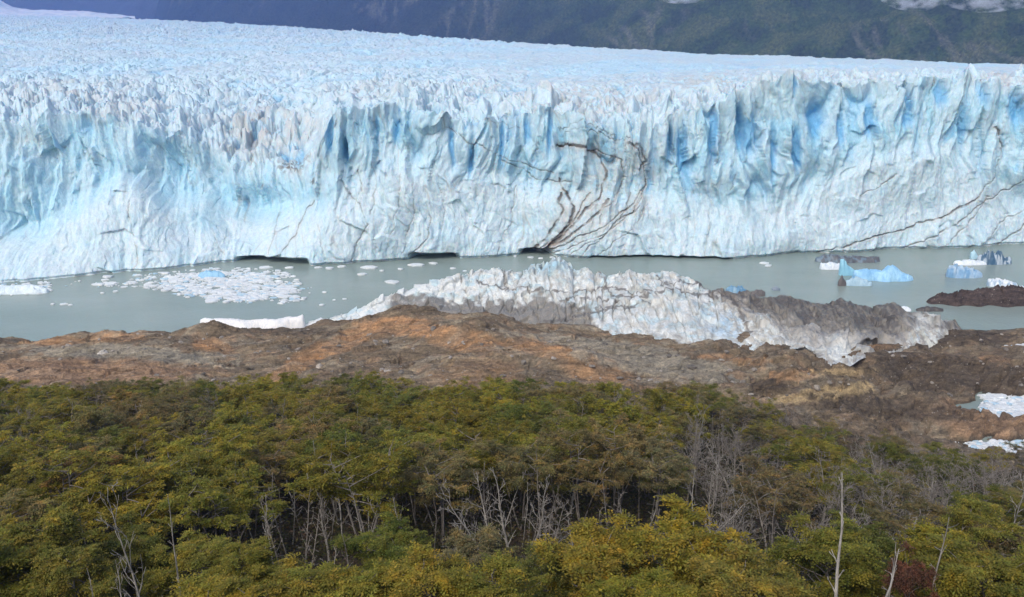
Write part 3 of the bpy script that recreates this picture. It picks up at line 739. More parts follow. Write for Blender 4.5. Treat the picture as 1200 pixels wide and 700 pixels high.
def build_brash():
    field = [(60,336),(110,326),(180,320),(262,313),(330,318),(350,326),(366,334),(360,352),(325,357),(245,354),(205,346),(170,338),(120,337)]
    polys = []
    rr = random.Random(5); k = 0
    while k < 2500:
        px, row = rr.uniform(55, 370), rr.uniform(311, 358)
        if not in_poly(px, row, field): continue
        e = 1.0 if in_poly((px-250)*1.25+250, (row-335)*1.3+335, field) else .35
        if px < 190: e *= .35
        if rr.random() > e: continue
        x, y = wpt(px, row)
        if float(fbm(np.array(x/9), np.array(y/6), 3, 600)) < -.12+(.1 if e < 1 else -.4): continue
        polys.append((x, y, .22+1.15*rr.random()**2.6, rr.random(), rr.uniform(1, 1.9))); k += 1
    for _ in range(200):
        px = rr.uniform(-60, 60); row = 337+rr.gauss(0, 3)+(60-px)*.06
        x, y = wpt(px, row); polys.append((x, y, rr.uniform(.3, 1.2), rr.random(), 1.5))
    o = link('brash_ice', floe_mesh(polys, 'brash_ice'), M_BERG); tag(o, kind='stuff')
    o['label'] = 'drifting field of small white ice fragments below the left ice wall'
    # white brash crowding the inlets at the right
    polys = []
    for (p0, p1, r0, r1, n, s) in [(1150, 1290, 460, 496, 900, 1.0), (1178, 1260, 403, 418, 260, .8), (1080, 1290, 518, 542, 620, .85)]:
        for _ in range(n):
            px, row = rr.uniform(p0, p1), rr.uniform(r0, r1)
            x, y = wpt(px, row)
            if float(terr(x, y, False)) < -.1 or rr.random() < .1: polys.append((x, y, rr.uniform(.35, 1.2)*s, rr.random(), rr.uniform(1, 1.6)))
    o = link('brash_ice', floe_mesh(polys, 'inlet_brash', .6), M_BERG); tag(o, kind='stuff'); o['label'] = 'white ice fragments crowding the small inlets among dark gravel'
    # single floes one can count
    G1, G2 = 'loose floes scattered on open water below the ice wall', 'larger floes lying in the brash field'
    protos = []
    for s in range(6): protos.append(floe_mesh([(0, 0, 1.0, 100+s, 1.0)], 'ice_floe', .35))
    fl = []
    for (px, row, r) in [(432,314,3.0),(424,322,1.6),(460,331,3.4),(508,309,2.2),(530,315,1.4),(487,311,2.8),(400,313,1.6),(387,315,2.0),(372,314,1.4),(604,301,1.0),(622,302,1.2),(634,303,1.0),(646,302,.9),(404,351,.9),(520,333,.9),
                          (74,357,1.2),(82,358,.9),(62,357,.8),(380,343,.9),(377,358,.8),(895,309,2.0),(900,312,1.4),(1042,362,1.2),(340,314,1.6),(310,314,2.6),(135,342,1.1),(120,344,.8),(545,318,.8),(350,341,1.0),(392,352,.7),(448,318,1.0),(470,316,1.3)]:
        fl.append((px, row, r, G1, 'small white ice floe drifting alone on open grey green water'))
    for _ in range(60):
        while True:
            px, row = rr.uniform(100, 362), rr.uniform(315, 356)
            if in_poly(px, row, field): break
        fl.append((px, row, rr.uniform(1.2, 2.3), G2, 'larger white ice plate lying among small fragments of the brash field'))
    for (px, row, r, g, lb) in fl:
        o = link('ice_floe', rr.choice(protos), M_BERG); x, y = wpt(px, row)
        o.location = (x, y, .05); o.scale = (r*rr.uniform(1, 1.5), r*.9, .9+r*.25); tag(o, lb, 'ice floe', g)
    mound('iceberg', 230, 262, 327, [(230,323),(240,319.5),(255,320),(262,324)], 5, (.28,.52,.70), 'low sky blue berg caught in the white brash field', 'iceberg', BG, 31)
    mound('iceberg', -50, 52, 346, [(-50,336),(0,338),(30,337),(52,342)], 8, (.62,.72,.76), 'long pale shelf of ice at the foot of wall beside left edge', 'iceberg', None, 32, fs=4)

# ------------------------------------------------------------------ far hills and cloud
def build_mountains():
    nc = 1400
    a = np.linspace(-.90, .90, nc)
    # near wooded mountainside beyond the ice, its spur comes down at the left
    x0 = float(az(162, 20))
    D0 = np.interp(a, [-.9, x0, -.1, .2, .6, .9], [6600, 6400, 4600, 3300, 2500, 2300])
    t = np.linspace(0, 1, 330)[:, None]
    g = t*1500*(.25+.75*t)
    Y = D0+g; X = a*Y
    spur = sstep(a, x0-.012, x0+.05)
    rise = .5*g*(1-.15*t)
    Z = np.interp(a, [-.3, .2], [40, -3])+rise+fbm(X/500, Y/500, 4, 201)*60*sstep(g, 0, 400)
    Z = Z*spur-140*(1-spur)+0
    Z = Z+ridged(X/260, Y/500, 3, 205)*28*sstep(g, 20, 300)*spur
    # tree canopy
    can, Fd, Ed, rd = facet(X/11, Y/16, 207, .3, True)
    tree = np.clip(1-Fd*1.1, 0, 1)*15*(.4+rd)*spur*(.3+.7*sstep(fbm(X/120, Y/120, 3, 208), -.5, .0))
    Z = Z+tree
    n = fbm(X/150, Y/150, 4, 210)
    c = np.empty(X.shape+(3,)); c[:] = (.048, .076, .030)
    c = mixc(c, (.08, .10, .045), sstep(n, -.1, .5)); c = mixc(c, (.034, .048, .030), (1-sstep(n, -.5, -.1))*.8)
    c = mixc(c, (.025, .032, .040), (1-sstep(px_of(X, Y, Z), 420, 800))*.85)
    c = mixc(c, (.15, .15, .13), sstep(ridged(X/90, Y/400, 3, 211), .45, .8)*sstep(pn(X/500, Y/500, 212), .1, .4)*.5)
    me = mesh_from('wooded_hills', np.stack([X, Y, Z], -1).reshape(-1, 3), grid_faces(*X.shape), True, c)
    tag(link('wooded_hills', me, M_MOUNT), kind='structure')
    # farther mountain behind the ice field at the left
    a = np.linspace(-.95, .1, 400); t = np.linspace(0, 1, 120)[:, None]
    Y = 8600+t*1500+a*0; X = a*Y; Z = 120+t*1500*.75+fbm(X/700, Y/700, 4, 220)*120
    c = np.empty(X.shape+(3,)); c[:] = (.05, .055, .06)
    me = mesh_from('distant_mountain', np.stack([X, Y, Z], -1).reshape(-1, 3), grid_faces(*X.shape), True, c)
    tag(link('distant_mountain', me, M_MOUNT), kind='structure')
    # upper ice stream far behind, curving up at the left
    a = np.linspace(-.95, float(az(158, 18)), 500); t = np.linspace(0, 1, 90)[:, None]
    Y = 4400+t*1800+a*0; X = a*Y
    rr = np.interp(a, az([-300, -20, 0, 10, 22, 40, 100, 158], 15), [-14, -8, 0, 5, 10, 12, 13.5, 20])
    Z = zat(21, 4400)*(1-t)+t*zat(rr, 6200)+fbm(X/60, Y/90, 3, 222)*6
    c = np.empty(X.shape+(3,)); c[:] = (.72, .77, .80); c = mixc(c, (.5, .62, .72), sstep(fbm(X/80, Y/200, 3, 223), 0, .5))
    me = mesh_from('upper_ice_stream', np.stack([X, Y, Z], -1).reshape(-1, 3), grid_faces(*X.shape), True, c)
    tag(link('upper_ice_stream', me, M_ICE), 'distant white ice stream curving up between blue mountains at top left', 'glacier')

def build_water():
    v = np.array([(-9000, 150, 0), (9000, 150, 0), (9000, 9000, 0), (-9000, 9000, 0)], float)
    me = mesh_from('lake_water', v, np.array([[0, 1, 2, 3]]), False)
    tag(link('lake_water', me, M_WATER), kind='structure')

def build_haze(density=7.5e-5):
    x, y0, y1, z0, z1 = 9700, -80, 10800, -12, 1750
    v = np.array([(-x,y0,z0),(x,y0,z0),(x,y1,z0),(-x,y1,z0),(-x,y0,z1),(x,y0,z1),(x,y1,z1),(-x,y1,z1)], float)
    f = np.array([(0,3,2,1),(4,5,6,7),(0,1,5,4),(1,2,6,5),(2,3,7,6),(3,0,4,7)])
    m = bpy.data.materials.new('thin_blue_air'); m.use_nodes = True; nt = m.node_tree; nt.nodes.clear()
    o = N(nt, 'ShaderNodeOutputMaterial'); p = N(nt, 'ShaderNodeVolumePrincipled')
    p.inputs['Color'].default_value = (.27, .45, 1.0, 1); p.inputs['Density'].default_value = density; p.inputs['Anisotropy'].default_value = .1
    nt.links.new(p.outputs[0], o.inputs['Volume'])
    tag(link('haze', mesh_from('haze', v, f, False), m), kind='stuff')

def build_cloud():
    m = bpy.data.materials.new('cloud_vapour'); m.use_nodes = True; nt = m.node_tree; nt.nodes.clear()
    o = N(nt, 'ShaderNodeOutputMaterial'); p = N(nt, 'ShaderNodeVolumePrincipled'); pos = geo_pos(nt)
    n = noise_node(nt, .02, 4, .6, mapping(nt, pos, (1, 1, 1.6)))
    r = ramp_node(nt, n.outputs['Fac'], [(.50, (0, 0, 0)), (.66, (.05, .05, .05))])
    nt.links.new(r.outputs['Color'], p.inputs['Density']); p.inputs['Color'].default_value = (.9, .93, 1, 1)
    nt.links.new(p.outputs[0], o.inputs['Volume'])
    V, Fc = [], []; b = 0
    for (px, row, rx, ry, rz) in [(1075, -2, 95, 60, 32), (1160, -4, 120, 60, 40), (1240, -2, 90, 60, 34), (800, -5, 90, 50, 28)]:
        Y = 2420.0 if px > 900 else 3300.0; X = float(az(px, row))*Y; z = float(zat(row, Y))
        th = np.linspace(0, PI, 12)[:, None]; ph = np.linspace(0, 2*PI, 20)[None, :-1]
        k = 1+.25*pn(ph*1.3+px, th*1.5, 7)*np.sin(th)
        v = np.stack([X+rx*k*np.sin(th)*np.cos(ph), Y+ry*k*np.sin(th)*np.sin(ph), z+rz*k*np.cos(th)+0*ph], -1).reshape(-1, 3); nc = 19
        i = np.arange(11)[:, None]*nc+np.arange(nc)[None, :]; j = np.arange(11)[:, None]*nc+((np.arange(nc)+1) % nc)[None, :]
        V.append(v); Fc.append(np.stack([i, i+nc, j+nc, j], -1).reshape(-1, 4)+b); b += len(v)
    tag(link('low_cloud', mesh_from('low_cloud', np.vstack(V), np.vstack(Fc)), m), kind='stuff')

# ------------------------------------------------------------------ boulders
def build_boulders():
    rr = random.Random(21); protos = []
    for s in range(6):
        bm_n = 12; th = np.linspace(0, PI, 9)[:, None]; ph = np.linspace(0, 2*PI, 13)[None, :-1]
        x = np.sin(th)*np.cos(ph); y = np.sin(th)*np.sin(ph); z = np.cos(th)+0*ph
        d = 1+.35*facet(ph*1.1+s*7, th*1.2+0*ph, s+300)+.1*pn(x*2+s*3, y*2+z, s)
        pts = np.stack([x*d*rr.uniform(.9, 1.3), y*d, z*d*.7], -1); v = pts.reshape(-1, 3); nr, ncn = pts.shape[:2]
        i = np.arange(nr-1)[:, None]*ncn+np.arange(ncn)[None, :]; j = np.arange(nr-1)[:, None]*ncn+((np.arange(ncn)+1) % ncn)[None, :]
        protos.append(mesh_from('boulder', v, np.stack([i, i+ncn, j+ncn, j], -1).reshape(-1, 4), False))
    spots = [(120, 418, 1.5, (.50, .48, .44)), (374, 432, 1.0, (.42, .38, .33)), (300, 415, .8, None), (985, 452, .8, None)]
    while len(spots) < 230:
        px = rr.uniform(-40, 1240); row = rr.uniform(385, 470)
        spots.append((px, row, min(1.3, rr.uniform(.22, .5)+rr.expovariate(5)), None))
    for (px, row, r, col) in spots:
        # march along the sight line to the shelf
        A = float(az(px, row)); ok = None; sl = float(slope(row))
        Ys = np.arange(178, 292, 1.0); zs = terr(A*Ys, Ys, False); hit = np.where(zs > CAM_H+Ys*sl)[0]
        if len(hit) == 0 or hit[0] == 0: continue
        Y = float(Ys[hit[0]]); X = A*Y; z = float(terr(X, Y))
        if z < .4: continue
        if Y < float(forest_limit(np.array(A)))+3: continue
        if 640 < px < 1125 and row < np.interp(px, DB_PX, DB_ROW)+3: continue
        o = link('boulder', rr.choice(protos), M_STONE); o.location = (X, Y, z+r*.15); o.scale = (r, r*rr.uniform(.7, 1), r*rr.uniform(.6, 1)); o.rotation_euler = (rr.uniform(-.3, .3), rr.uniform(-.3, .3), rr.uniform(0, 6.3))
        g = rr.uniform(.12, .36); o.color = (*(col or (g, g*.93, g*.84)), 1)
        if col is None: tag(o, 'weathered stone lying on the bare rock shelf above the forest', 'boulder', 'stones scattered on the rock shelf')
        elif px == 120: tag(o, 'large pale boulder on grey gravel near the left shore', 'boulder')
        else: tag(o, 'pale tan boulder on the orange streaked slope', 'boulder')

# ------------------------------------------------------------------ trees
def tube_mesh_data(paths, sides=5):
    """paths = list of (points (n,3), radii (n)) -> verts, quads"""
    V, Fc = [], []; b = 0
    for pts, rad in paths:
        pts = np.asarray(pts, float); n = len(pts)
        tg = np.gradient(pts, axis=0); tg /= np.linalg.norm(tg, axis=1)[:, None]+1e-9
        ref = np.where(np.abs(tg[:, 2:3]) < .9, np.array([[0, 0, 1.]]), np.array([[1., 0, 0]]))
        s = np.cross(tg, ref); s /= np.linalg.norm(s, axis=1)[:, None]+1e-9; w = np.cross(tg, s)
        an = np.arange(sides)*2*PI/sides
        ring = pts[:, None, :]+(s[:, None, :]*np.cos(an)[None, :, None]+w[:, None, :]*np.sin(an)[None, :, None])*np.asarray(rad)[:, None, None]
        V.append(ring.reshape(-1, 3))
        i = np.arange(n-1)[:, None]*sides+np.arange(sides)[None, :]; j = np.arange(n-1)[:, None]*sides+((np.arange(sides)+1) % sides)[None, :]
        Fc.append(np.stack([i, j, j+sides, i+sides], -1).reshape(-1, 4)+b); b += n*sides
    return np.vstack(V), np.vstack(Fc)
def bent(p0, d, L, n, rr, wob=.12, lift=0.0):
    """a wandering path"""
    pts = [np.array(p0, float)]; d = np.array(d, float); d /= np.linalg.norm(d)
    for i in range(n):
        d = d+np.array([rr.gauss(0, wob), rr.gauss(0, wob), rr.gauss(0, wob*.6)+lift]); d /= np.linalg.norm(d)
        pts.append(pts[-1]+d*L/n)
    return np.array(pts), d
def leaves_mesh(name, C, T, Nn, L, Wd, tint):
    """rhombic leaf clumps: centres, long axis, normal"""
    T = T/np.linalg.norm(T, axis=1)[:, None]; S = np.cross(T, Nn); S /= np.linalg.norm(S, axis=1)[:, None]+1e-9
    v = np.stack([C-T*L[:, None]/2, C+S*Wd[:, None]/2, C+T*L[:, None]/2, C-S*Wd[:, None]/2], 1).reshape(-1, 3)
    f = np.arange(len(v)).reshape(-1, 4)
    col = np.repeat(tint, 4, axis=0)
    return mesh_from(name, v, f, False, col)
def tree_proto(seed, H, R, flat=.5, dens=1.0, stems=1, low=.38):
    rr = random.Random(seed); rg = np.random.default_rng(seed)
    paths = []; pads = []
    tops = []
    for s in range(stems):
        d = (rr.gauss(0, .10)+(.25*math.cos(s*2.4+seed) if stems > 1 else 0), rr.gauss(0, .10)+(.25*math.sin(s*2.4+seed) if stems > 1 else 0), 1)
        hs = H*rr.uniform(.86, .97) if s else H*.95
        p, _ = bent((rr.gauss(0, .1)*s, rr.gauss(0, .1)*s, -.4), d, hs+.4, 9, rr, .07, .05)
        r0 = (.15 if stems == 1 else .11)*H/9
        paths.append((p, np.linspace(r0, .025, len(p)))); tops.append(p)
    nl = int((24+6*(stems-1))*dens)
    for i in range(nl):
        tp = tops[i % stems]; hf = low+(1-low)*((i+.5)/nl)**.85*.99
        k = hf*(len(tp)-1); k0 = int(min(k, len(tp)-2)); p0 = tp[k0]*(1-(k-k0))+tp[k0+1]*(k-k0)
        th = i*2.399+rr.uniform(-.5, .5)+seed
        q = (hf-(low+.28))/(1-low-.28+1e-6) if hf > low+.28 else (low+.28-hf)/.42
        rad = R*math.sqrt(max(.04, 1-q*q*(.92 if hf > low+.28 else .6)))*rr.uniform(.72, 1.12)
        el = rr.uniform(.05, .45)+.5*max(0, hf-.7)
        d = (math.cos(th), math.sin(th), el)
        p, dd = bent(p0, d, rad, 5, rr, .14, -.01)
        paths.append((p, np.linspace(.05*H/9, .010, len(p))))
        for fr, pr in ((.5, .75), (.78, .95), (1.0, .9)):
            if rr.random() < .12: continue
            kk = fr*(len(p)-1); a0 = int(min(kk, len(p)-2)); c = p[a0]*(1-(kk-a0))+p[a0+1]*(kk-a0)
            off = rr.uniform(-.35, .35)*R*.35
            c = c+np.array((-math.sin(th)*off, math.cos(th)*off, rr.uniform(-.1, .25)))
            pads.append((c, th, pr*R*.27*rr.uniform(.75, 1.25), rr.uniform(.8, 1.15)))
    for _ in range(4): pads.append((tops[rr.randrange(stems)][-1]+np.array((rr.gauss(0, .4), rr.gauss(0, .4), rr.uniform(-.3, .1))), rr.uniform(0, 6), R*.22, 1.1))
    C, T, Nn, L, W, Ti = [], [], [], [], [], []
    for (c, th, pr, br) in pads:
        ns = int(17*dens*(pr/.9)**1.3)+4
        az_ = th+rg.normal(0, 1.1, ns); ln = pr*rg.uniform(.55, 1.25, ns)
        pitch = rg.normal(-.05, .2, ns)
        st = c+np.stack([rg.normal(0, pr*.22, ns), rg.normal(0, pr*.22, ns), rg.normal(0, pr*.07, ns)], -1)
        m = 9
        tt = (np.arange(m)+.6)/m
        dirs = np.stack([np.cos(az_)*np.cos(pitch), np.sin(az_)*np.cos(pitch), np.sin(pitch)], -1)
        ctr = st[:, None, :]+dirs[:, None, :]*(ln[:, None]*tt[None, :])[..., None]
        ctr[..., 2] -= (tt[None, :]**2*ln[:, None]*.22)
        side = np.stack([-np.sin(az_), np.cos(az_), 0*az_], -1)
        sg = np.where(np.arange(m) % 2 == 0, 1., -1.)[None, :]*(.07+.05*rg.random((ns, m)))
        ctr = ctr+side[:, None, :]*sg[..., None]
        lt = dirs[:, None, :]*.8+side[:, None, :]*np.sign(sg)[..., None]*.6+rg.normal(0, .3, (ns, m, 3))
        nn = np.array([0, 0, 1.])+rg.normal(0, .34, (ns, m, 3))
        C.append(ctr.reshape(-1, 3)); T.append(lt.reshape(-1, 3)); Nn.append(nn.reshape(-1, 3)); k = ns*m
        L.append(rg.uniform(.16, .30, k)); W.append(rg.uniform(.08, .15, k))
        tn = np.ones((ns, m, 3))*br*rg.uniform(.75, 1.25, (ns, 1, 1))*rg.uniform(.85, 1.15, (ns, m, 1))
        tn[..., 0] *= rg.uniform(.85, 1.2, (ns, 1))
        Ti.append(tn.reshape(-1, 3))
    crown = leaves_mesh('crown', np.vstack(C), np.vstack(T), np.vstack(Nn), np.concatenate(L), np.concatenate(W), np.vstack(Ti))
    v, f = tube_mesh_data(paths, 5)
    trunk = mesh_from('trunk', v, f, True)
    trunk.materials.append(M_BARK); crown.materials.append(M_LEAF)
    return trunk, crown, float(np.percentile(np.vstack(C)[:, 2], 99.7))
def bare_proto(seed, H, mat, fork=3, twigs=1.0, spread=.55, r0=.14, lean=(0, 0), depth=4, first=.3, bl=1.0, wob=.2):
    """leafless tree: returns trunk mesh and branches mesh"""
    rr = random.Random(seed); main, br = [], []
    d = (lean[0]+rr.gauss(0, .06), lean[1]+rr.gauss(0, .06), 1)
    p, _ = bent((0, 0, -.5), d, H+.5, 12, rr, .07*wob/.2, .02); rad = np.linspace(r0, .018, len(p)); main.append((p, rad))
    def grow(p0, dr, L, r, lev):
        n = 5 if lev < 2 else 3
        q, dd = bent(p0, dr, L, n, rr, wob, .05)
        br.append((q, np.linspace(max(r, .020), max(.014, r*.35), len(q))))
        if lev >= depth or L < .35: return
        for _ in range(max(1, int(rr.uniform(2, 4.2)*twigs))):
            t = rr.uniform(.3, 1)*(len(q)-1); k0 = int(min(t, len(q)-2)); c = q[k0]*(1-(t-k0))+q[k0+1]*(t-k0)
            nd = dd*.9+np.array((rr.gauss(0, .6), rr.gauss(0, .6), rr.gauss(.1, .35)))
            grow(c, nd, L*rr.uniform(.4, .7), max(.008, r*.5), lev+1)
    nb = int(fork*4)
    for i in range(nb):
        t = (first+(1-first)*(i+.5)/nb*.97)*(len(p)-1); k0 = int(min(t, len(p)-2)); c = p[k0]*(1-(t-k0))+p[k0+1]*(t-k0)
        th = i*2.4+rr.uniform(-.6, .6); up = rr.uniform(.25, 1.2)
        L = H*bl*rr.uniform(.16, .38)*(1.1-.6*t/(len(p)-1))
        grow(c, (math.cos(th)*spread*1.6, math.sin(th)*spread*1.6, up), L, float(np.interp(t, range(len(p)), rad))*.6, 1 if twigs > .4 else 3)
    v, f = tube_mesh_data(main, 6); tm = mesh_from('trunk', v, f, True); tm.materials.append(mat)
    v, f = tube_mesh_data(br, 3 if twigs > .8 else 4); bm_ = mesh_from('branches', v, f, True); bm_.materials.append(mat)
    return tm, bm_, H

def place_tree(name, proto, X, Y, Hs, rz, color, second, tilt=(0, 0), sxy=None):
    tm, cm, H = proto
    root = empty(name, (X, Y, float(terr(X, Y, False))-.15), rz)
    k = Hs/H; root.scale = ((sxy or k), (sxy or k), k); root.rotation_euler = (tilt[0], tilt[1], rz)
    t = link('trunk', tm, None, root); c = link(second, cm, None, root)
    if color is not None: c.color = (*color, 1)
    return root

OL, GN, YL, RU, DU = (.215, .203, .036), (.145, .160, .036), (.250, .228, .036), (.215, .155, .058), (.195, .170, .075)
def jit(c, rr, s=.18):
    k = rr.uniform(1-s, 1+s); return (c[0]*k*rr.uniform(.92, 1.08), c[1]*k, c[2]*k*rr.uniform(.85, 1.15))
def build_forest():
    rr = random.Random(99)
    protos = [tree_proto(1, 9, 3.5, low=.46), tree_proto(2, 10, 3.7, stems=2, low=.5), tree_proto(3, 8.5, 3.4, low=.42), tree_proto(4, 9.5, 3.9, stems=2, low=.52), tree_proto(5, 10, 3.1, dens=.9, low=.5),
              tree_proto(6, 9, 3.9, stems=3, low=.5), tree_proto(7, 8, 3.3, dens=1.1, low=.4), tree_proto(8, 10, 3.6, dens=.75, low=.5), tree_proto(9, 9, 3.2, dens=.6, low=.45)]
    near_protos = [tree_proto(21, 9, 4.0, dens=1.5, low=.25), tree_proto(22, 8.5, 4.2, dens=1.5, stems=2, low=.22), tree_proto(23, 9.5, 3.9, dens=1.6, low=.28)]
    bare = [bare_proto(31, 9, M_TWIG, 3.4, 1.0), bare_proto(32, 8, M_TWIG, 4, 1.05, .7), bare_proto(33, 9.5, M_TWIG, 3.2, .9, .45), bare_proto(34, 7, M_TWIG, 4.4, 1.1, .8), bare_proto(35, 8.5, M_SNAG, 3, .7, .5)]
    snag = [bare_proto(41, 10, M_SNAG, 3, .6, .35, .14, bl=.55, wob=.13), bare_proto(42, 11, M_SNAG, 4, .6, .3, .15, bl=.5, wob=.12, first=.2), bare_proto(43, 9, M_SNAG, 3.5, .7, .45, .13, bl=.75, wob=.15), bare_proto(44, 10, M_SNAG, 2, .4, .3, .11, bl=.35, wob=.13)]
    spire = bare_proto(47, 12, mat_bark('bleached_dead_wood', (.24, .23, .21), (.58, .56, .52)), 3, .45, .25, .15, bl=.26, wob=.1, first=.15)
    poles = [bare_proto(51, 9, M_SNAG, 2.2, .5, .3, .085, bl=.35, wob=.12, first=.45), bare_proto(52, 8, M_BARK, 2.5, .6, .35, .09, bl=.4, wob=.16, first=.4), bare_proto(53, 8.5, M_TWIG, 3, .8, .35, .08, bl=.5, wob=.15)]
    tall = [tree_proto(61, 10, 3.3, stems=3, low=.60, dens=.9), tree_proto(62, 10.5, 3.2, stems=2, low=.62, dens=.8), tree_proto(63, 10, 3.6, stems=4, low=.60, dens=.95)]
    used = []
    def free(x, y, r):
        for (a, b, q) in used:
            if (a-x)**2+(b-y)**2 < (r+q)**2: return False
        return True
    def height_for(px, row, Y, z_extra=0):
        A = float(az(px, row)); X = A*Y
        return X, float(zat(row, Y))-float(terr(X, Y, False))
    # the near band along the bottom of the view
    near = [(-45,612,52,4.4,OL,0,'olive green beech at left edge in front of dark trunks'),(38,604,57,4.0,OL,1,'olive beech left of the group of pale broken snags'),
            (250,688,46,3.6,YL,2,'low yellow green beech crown right of the pale broken snags'),(335,668,46.5,3.8,OL,1,'rounded olive crown between two yellow beeches at bottom'),
            (425,650,48,3.8,YL,0,'golden beech in front of the grey trunk thicket'),(500,640,49,3.9,YL,2,'golden beech crown below the forked pale dead tree'),
            (585,664,46,3.6,OL,1,'dull olive beech with bare twigs poking through at bottom centre'),(690,630,50,4.4,YL,0,'large ochre beech crown beside a dark green hollow'),
            (640,650,53,2.6,GN,2,'dark green beech sunk between two yellow crowns'),(800,610,51.5,4.8,YL,1,'largest yellow beech crown in the near band'),
            (880,640,47.5,4.4,OL,2,'broad olive beech crown left of the tall white snag'),(958,600,56,3.8,OL,0,'round olive green beech behind the tall white snag'),
            (1118,622,55,3.4,YL,1,'small golden beech behind grey twiggy thicket'),(1188,632,51,4.2,OL,0,'olive beech with drooping sprays near right edge'),
            (1270,630,51,4.4,YL,2,'yellow green beech just beyond the right edge'),(1350,625,52,4.2,OL,0,'olive beech well beyond the right edge'),(1430,600,56,4.2,YL,1,'golden beech farthest beyond the right edge'),(-130,620,52,4.2,OL,2,'olive beech beyond the left edge'),(740,665,45,3.8,YL,2,'ochre beech crown lowest in the bottom centre right'),(1085,650,48,1.7,(.15,.075,.045),0,'small rusty red beech among grey twigs')]
    for (px, row, Y, R, col, k, lb) in near:
        X, h = height_for(px, row, Y); h = float(zat(row, Y+R*.25))-float(terr(X, Y, False))
        o = place_tree('beech_tree', near_protos[k], X, Y, max(3, h), rr.uniform(0, 6.3), jit(col, rr, .06), 'crown', sxy=R/4.0)
        tag(o, lb, 'tree', 'near beech trees along the bottom'); used.append((X, Y, R*.62))
    for (px, row, Y, R) in [(205,628,58,3.2),(272,640,55,3.0),(452,618,60,3.2),(560,622,57,2.8),(150,600,64,3.4),(92,640,53,3.0),(1010,610,58,2.8),(1160,590,64,3.2),(-10,570,66,3.6)]:
        X, _ = height_for(px, row, Y); h = float(zat(row, Y+R*.25))-float(terr(X, Y, False))
        o = place_tree('beech_tree', near_protos[rr.randrange(3)], X, Y, max(3, h), rr.uniform(0, 6.3), jit(rr.choice((OL, OL, GN, DU)), rr, .12), 'crown', sxy=R/4.0)
        tag(o, 'low young beech growing in the trunk thicket behind the near crowns', 'tree', 'low young beeches in the trunk thicket'); used.append((X, Y, R*.4))
    # singled-out dead trees
    dead = [(1003,700,548,46.5,1,(-.16,0),'tallest bleached white snag leaning left in the thicket'),(1037,700,640,46,0,(-.02,0),'short broken white snag just right of the tallest snag'),
            (1058,700,628,47,3,(-.12,0),'slim pale snag leaning left beside dead twigs'),(1098,700,600,50,3,(-.04,.0),'pale upright snag rising from red and grey twigs'),
            (166,700,572,50,2,(-.10,0),'forked pale snag, tallest of the broken group at bottom left'),(143,700,656,49,0,(0,0),'short curved pale snag left of the forked snag'),
            (118,700,660,50,3,(-.08,0),'thin leaning pale snag at left end of its group'),(214,700,574,54,3,(-.02,0),'thin crooked pale snag standing before dark trunks'),
            (600,645,545,70,1,(-.14,0),'pale forked dead tree leaning left in the middle of the forest'),(575,650,560,66,2,(-.45,0),'strongly leaning dead tree beside the forked one'),
            (622,640,560,72,2,(.12,0),'grey dead tree right of the forked leaning one'),(668,610,548,84,1,(.2,0),'spreading pale dead tree rooted behind the dark green hollow'),
            (832,615,555,80,0,(.03,0),'bright white dead trunk forking low behind the largest yellow crown'),(860,610,580,84,2,(.15,0),'v-shaped grey dead tree right of the bright white trunk'),
            (745,470,466,164,3,(0,0),'pale stump at far edge of forest below bare rock'),(735,625,560,80,3,(-.25,0),'slanting grey dead trunk beside two pale stems'),
            (806,600,545,86,3,(0,0),'slim pale stem left of the bright white dead trunk'),(470,640,585,76,3,(.03,0),'straight pale stem among grey trunks left of centre'),
            (385,650,575,70,0,(-.05,0),'thick grey dead trunk with torn pinkish top'),(1168,640,560,70,2,(.1,0),'bare pale tree in front of dark bushes near right edge')]
    for (px, rb, row, Y, k, ln, lb) in dead:
        X, h = height_for(px, row, Y); X = float(az(px, rb))*Y
        h = max(2.5, float(zat(row, Y))-float(terr(X, Y, False)))
        o = place_tree('dead_tree', spire if rb == 700 and k in (1, 0) and px > 900 else snag[k], X, Y, h, 0, None, 'branches', tilt=(0, ln[0]), sxy=(.62 if px < 230 else .9)+.02*h)
        tag(o, lb, 'dead tree'); used.append((X, Y, .6))
    # thicket of slender trunks standing between the near band and the wood behind
    n = 0
    while n < 90:
        Y = rr.uniform(58, 80); px = rr.uniform(190, 900) if rr.random() < .75 else rr.uniform(-40, 1240); A = (px-600)/F*1.02; X = A*Y
        if not free(X, Y, .2): continue
        h = rr.uniform(5.5, 9.0)*(1-.25*(Y < 64)); o = place_tree('dead_tree', rr.choice(poles), X, Y, h, rr.uniform(0, 6.3), None, 'branches', tilt=(rr.gauss(0, .06), rr.gauss(0, .1)), sxy=rr.uniform(.8, 1.2))
        tag(o, 'slender bare trunk in the thicket just behind the near beech crowns', 'dead tree', 'slender bare trunks behind the near crowns'); used.append((X, Y, .15)); n += 1
    n = 0
    while n < 70:
        Y = rr.uniform(58, 135); px = rr.uniform(800, 1230) if rr.random() < .8 else rr.uniform(560, 700); A = (px-600)/F*1.02; X = A*Y
        if px < 700 and Y > 80: continue
        if not free(X, Y, .9): continue
        h = rr.uniform(5.5, 8.5); o = place_tree('bare_tree', rr.choice(bare), X, Y, h, rr.uniform(0, 6.3), None, 'branches', tilt=(rr.gauss(0, .06), rr.gauss(0, .1)), sxy=rr.uniform(.8, 1.1))
        tag(o, 'grey leafless tree in the dense tangle of bare twigs', 'bare tree', 'grey leafless trees in the twiggy tangles'); used.append((X, Y, .7)); n += 1
    n = 0
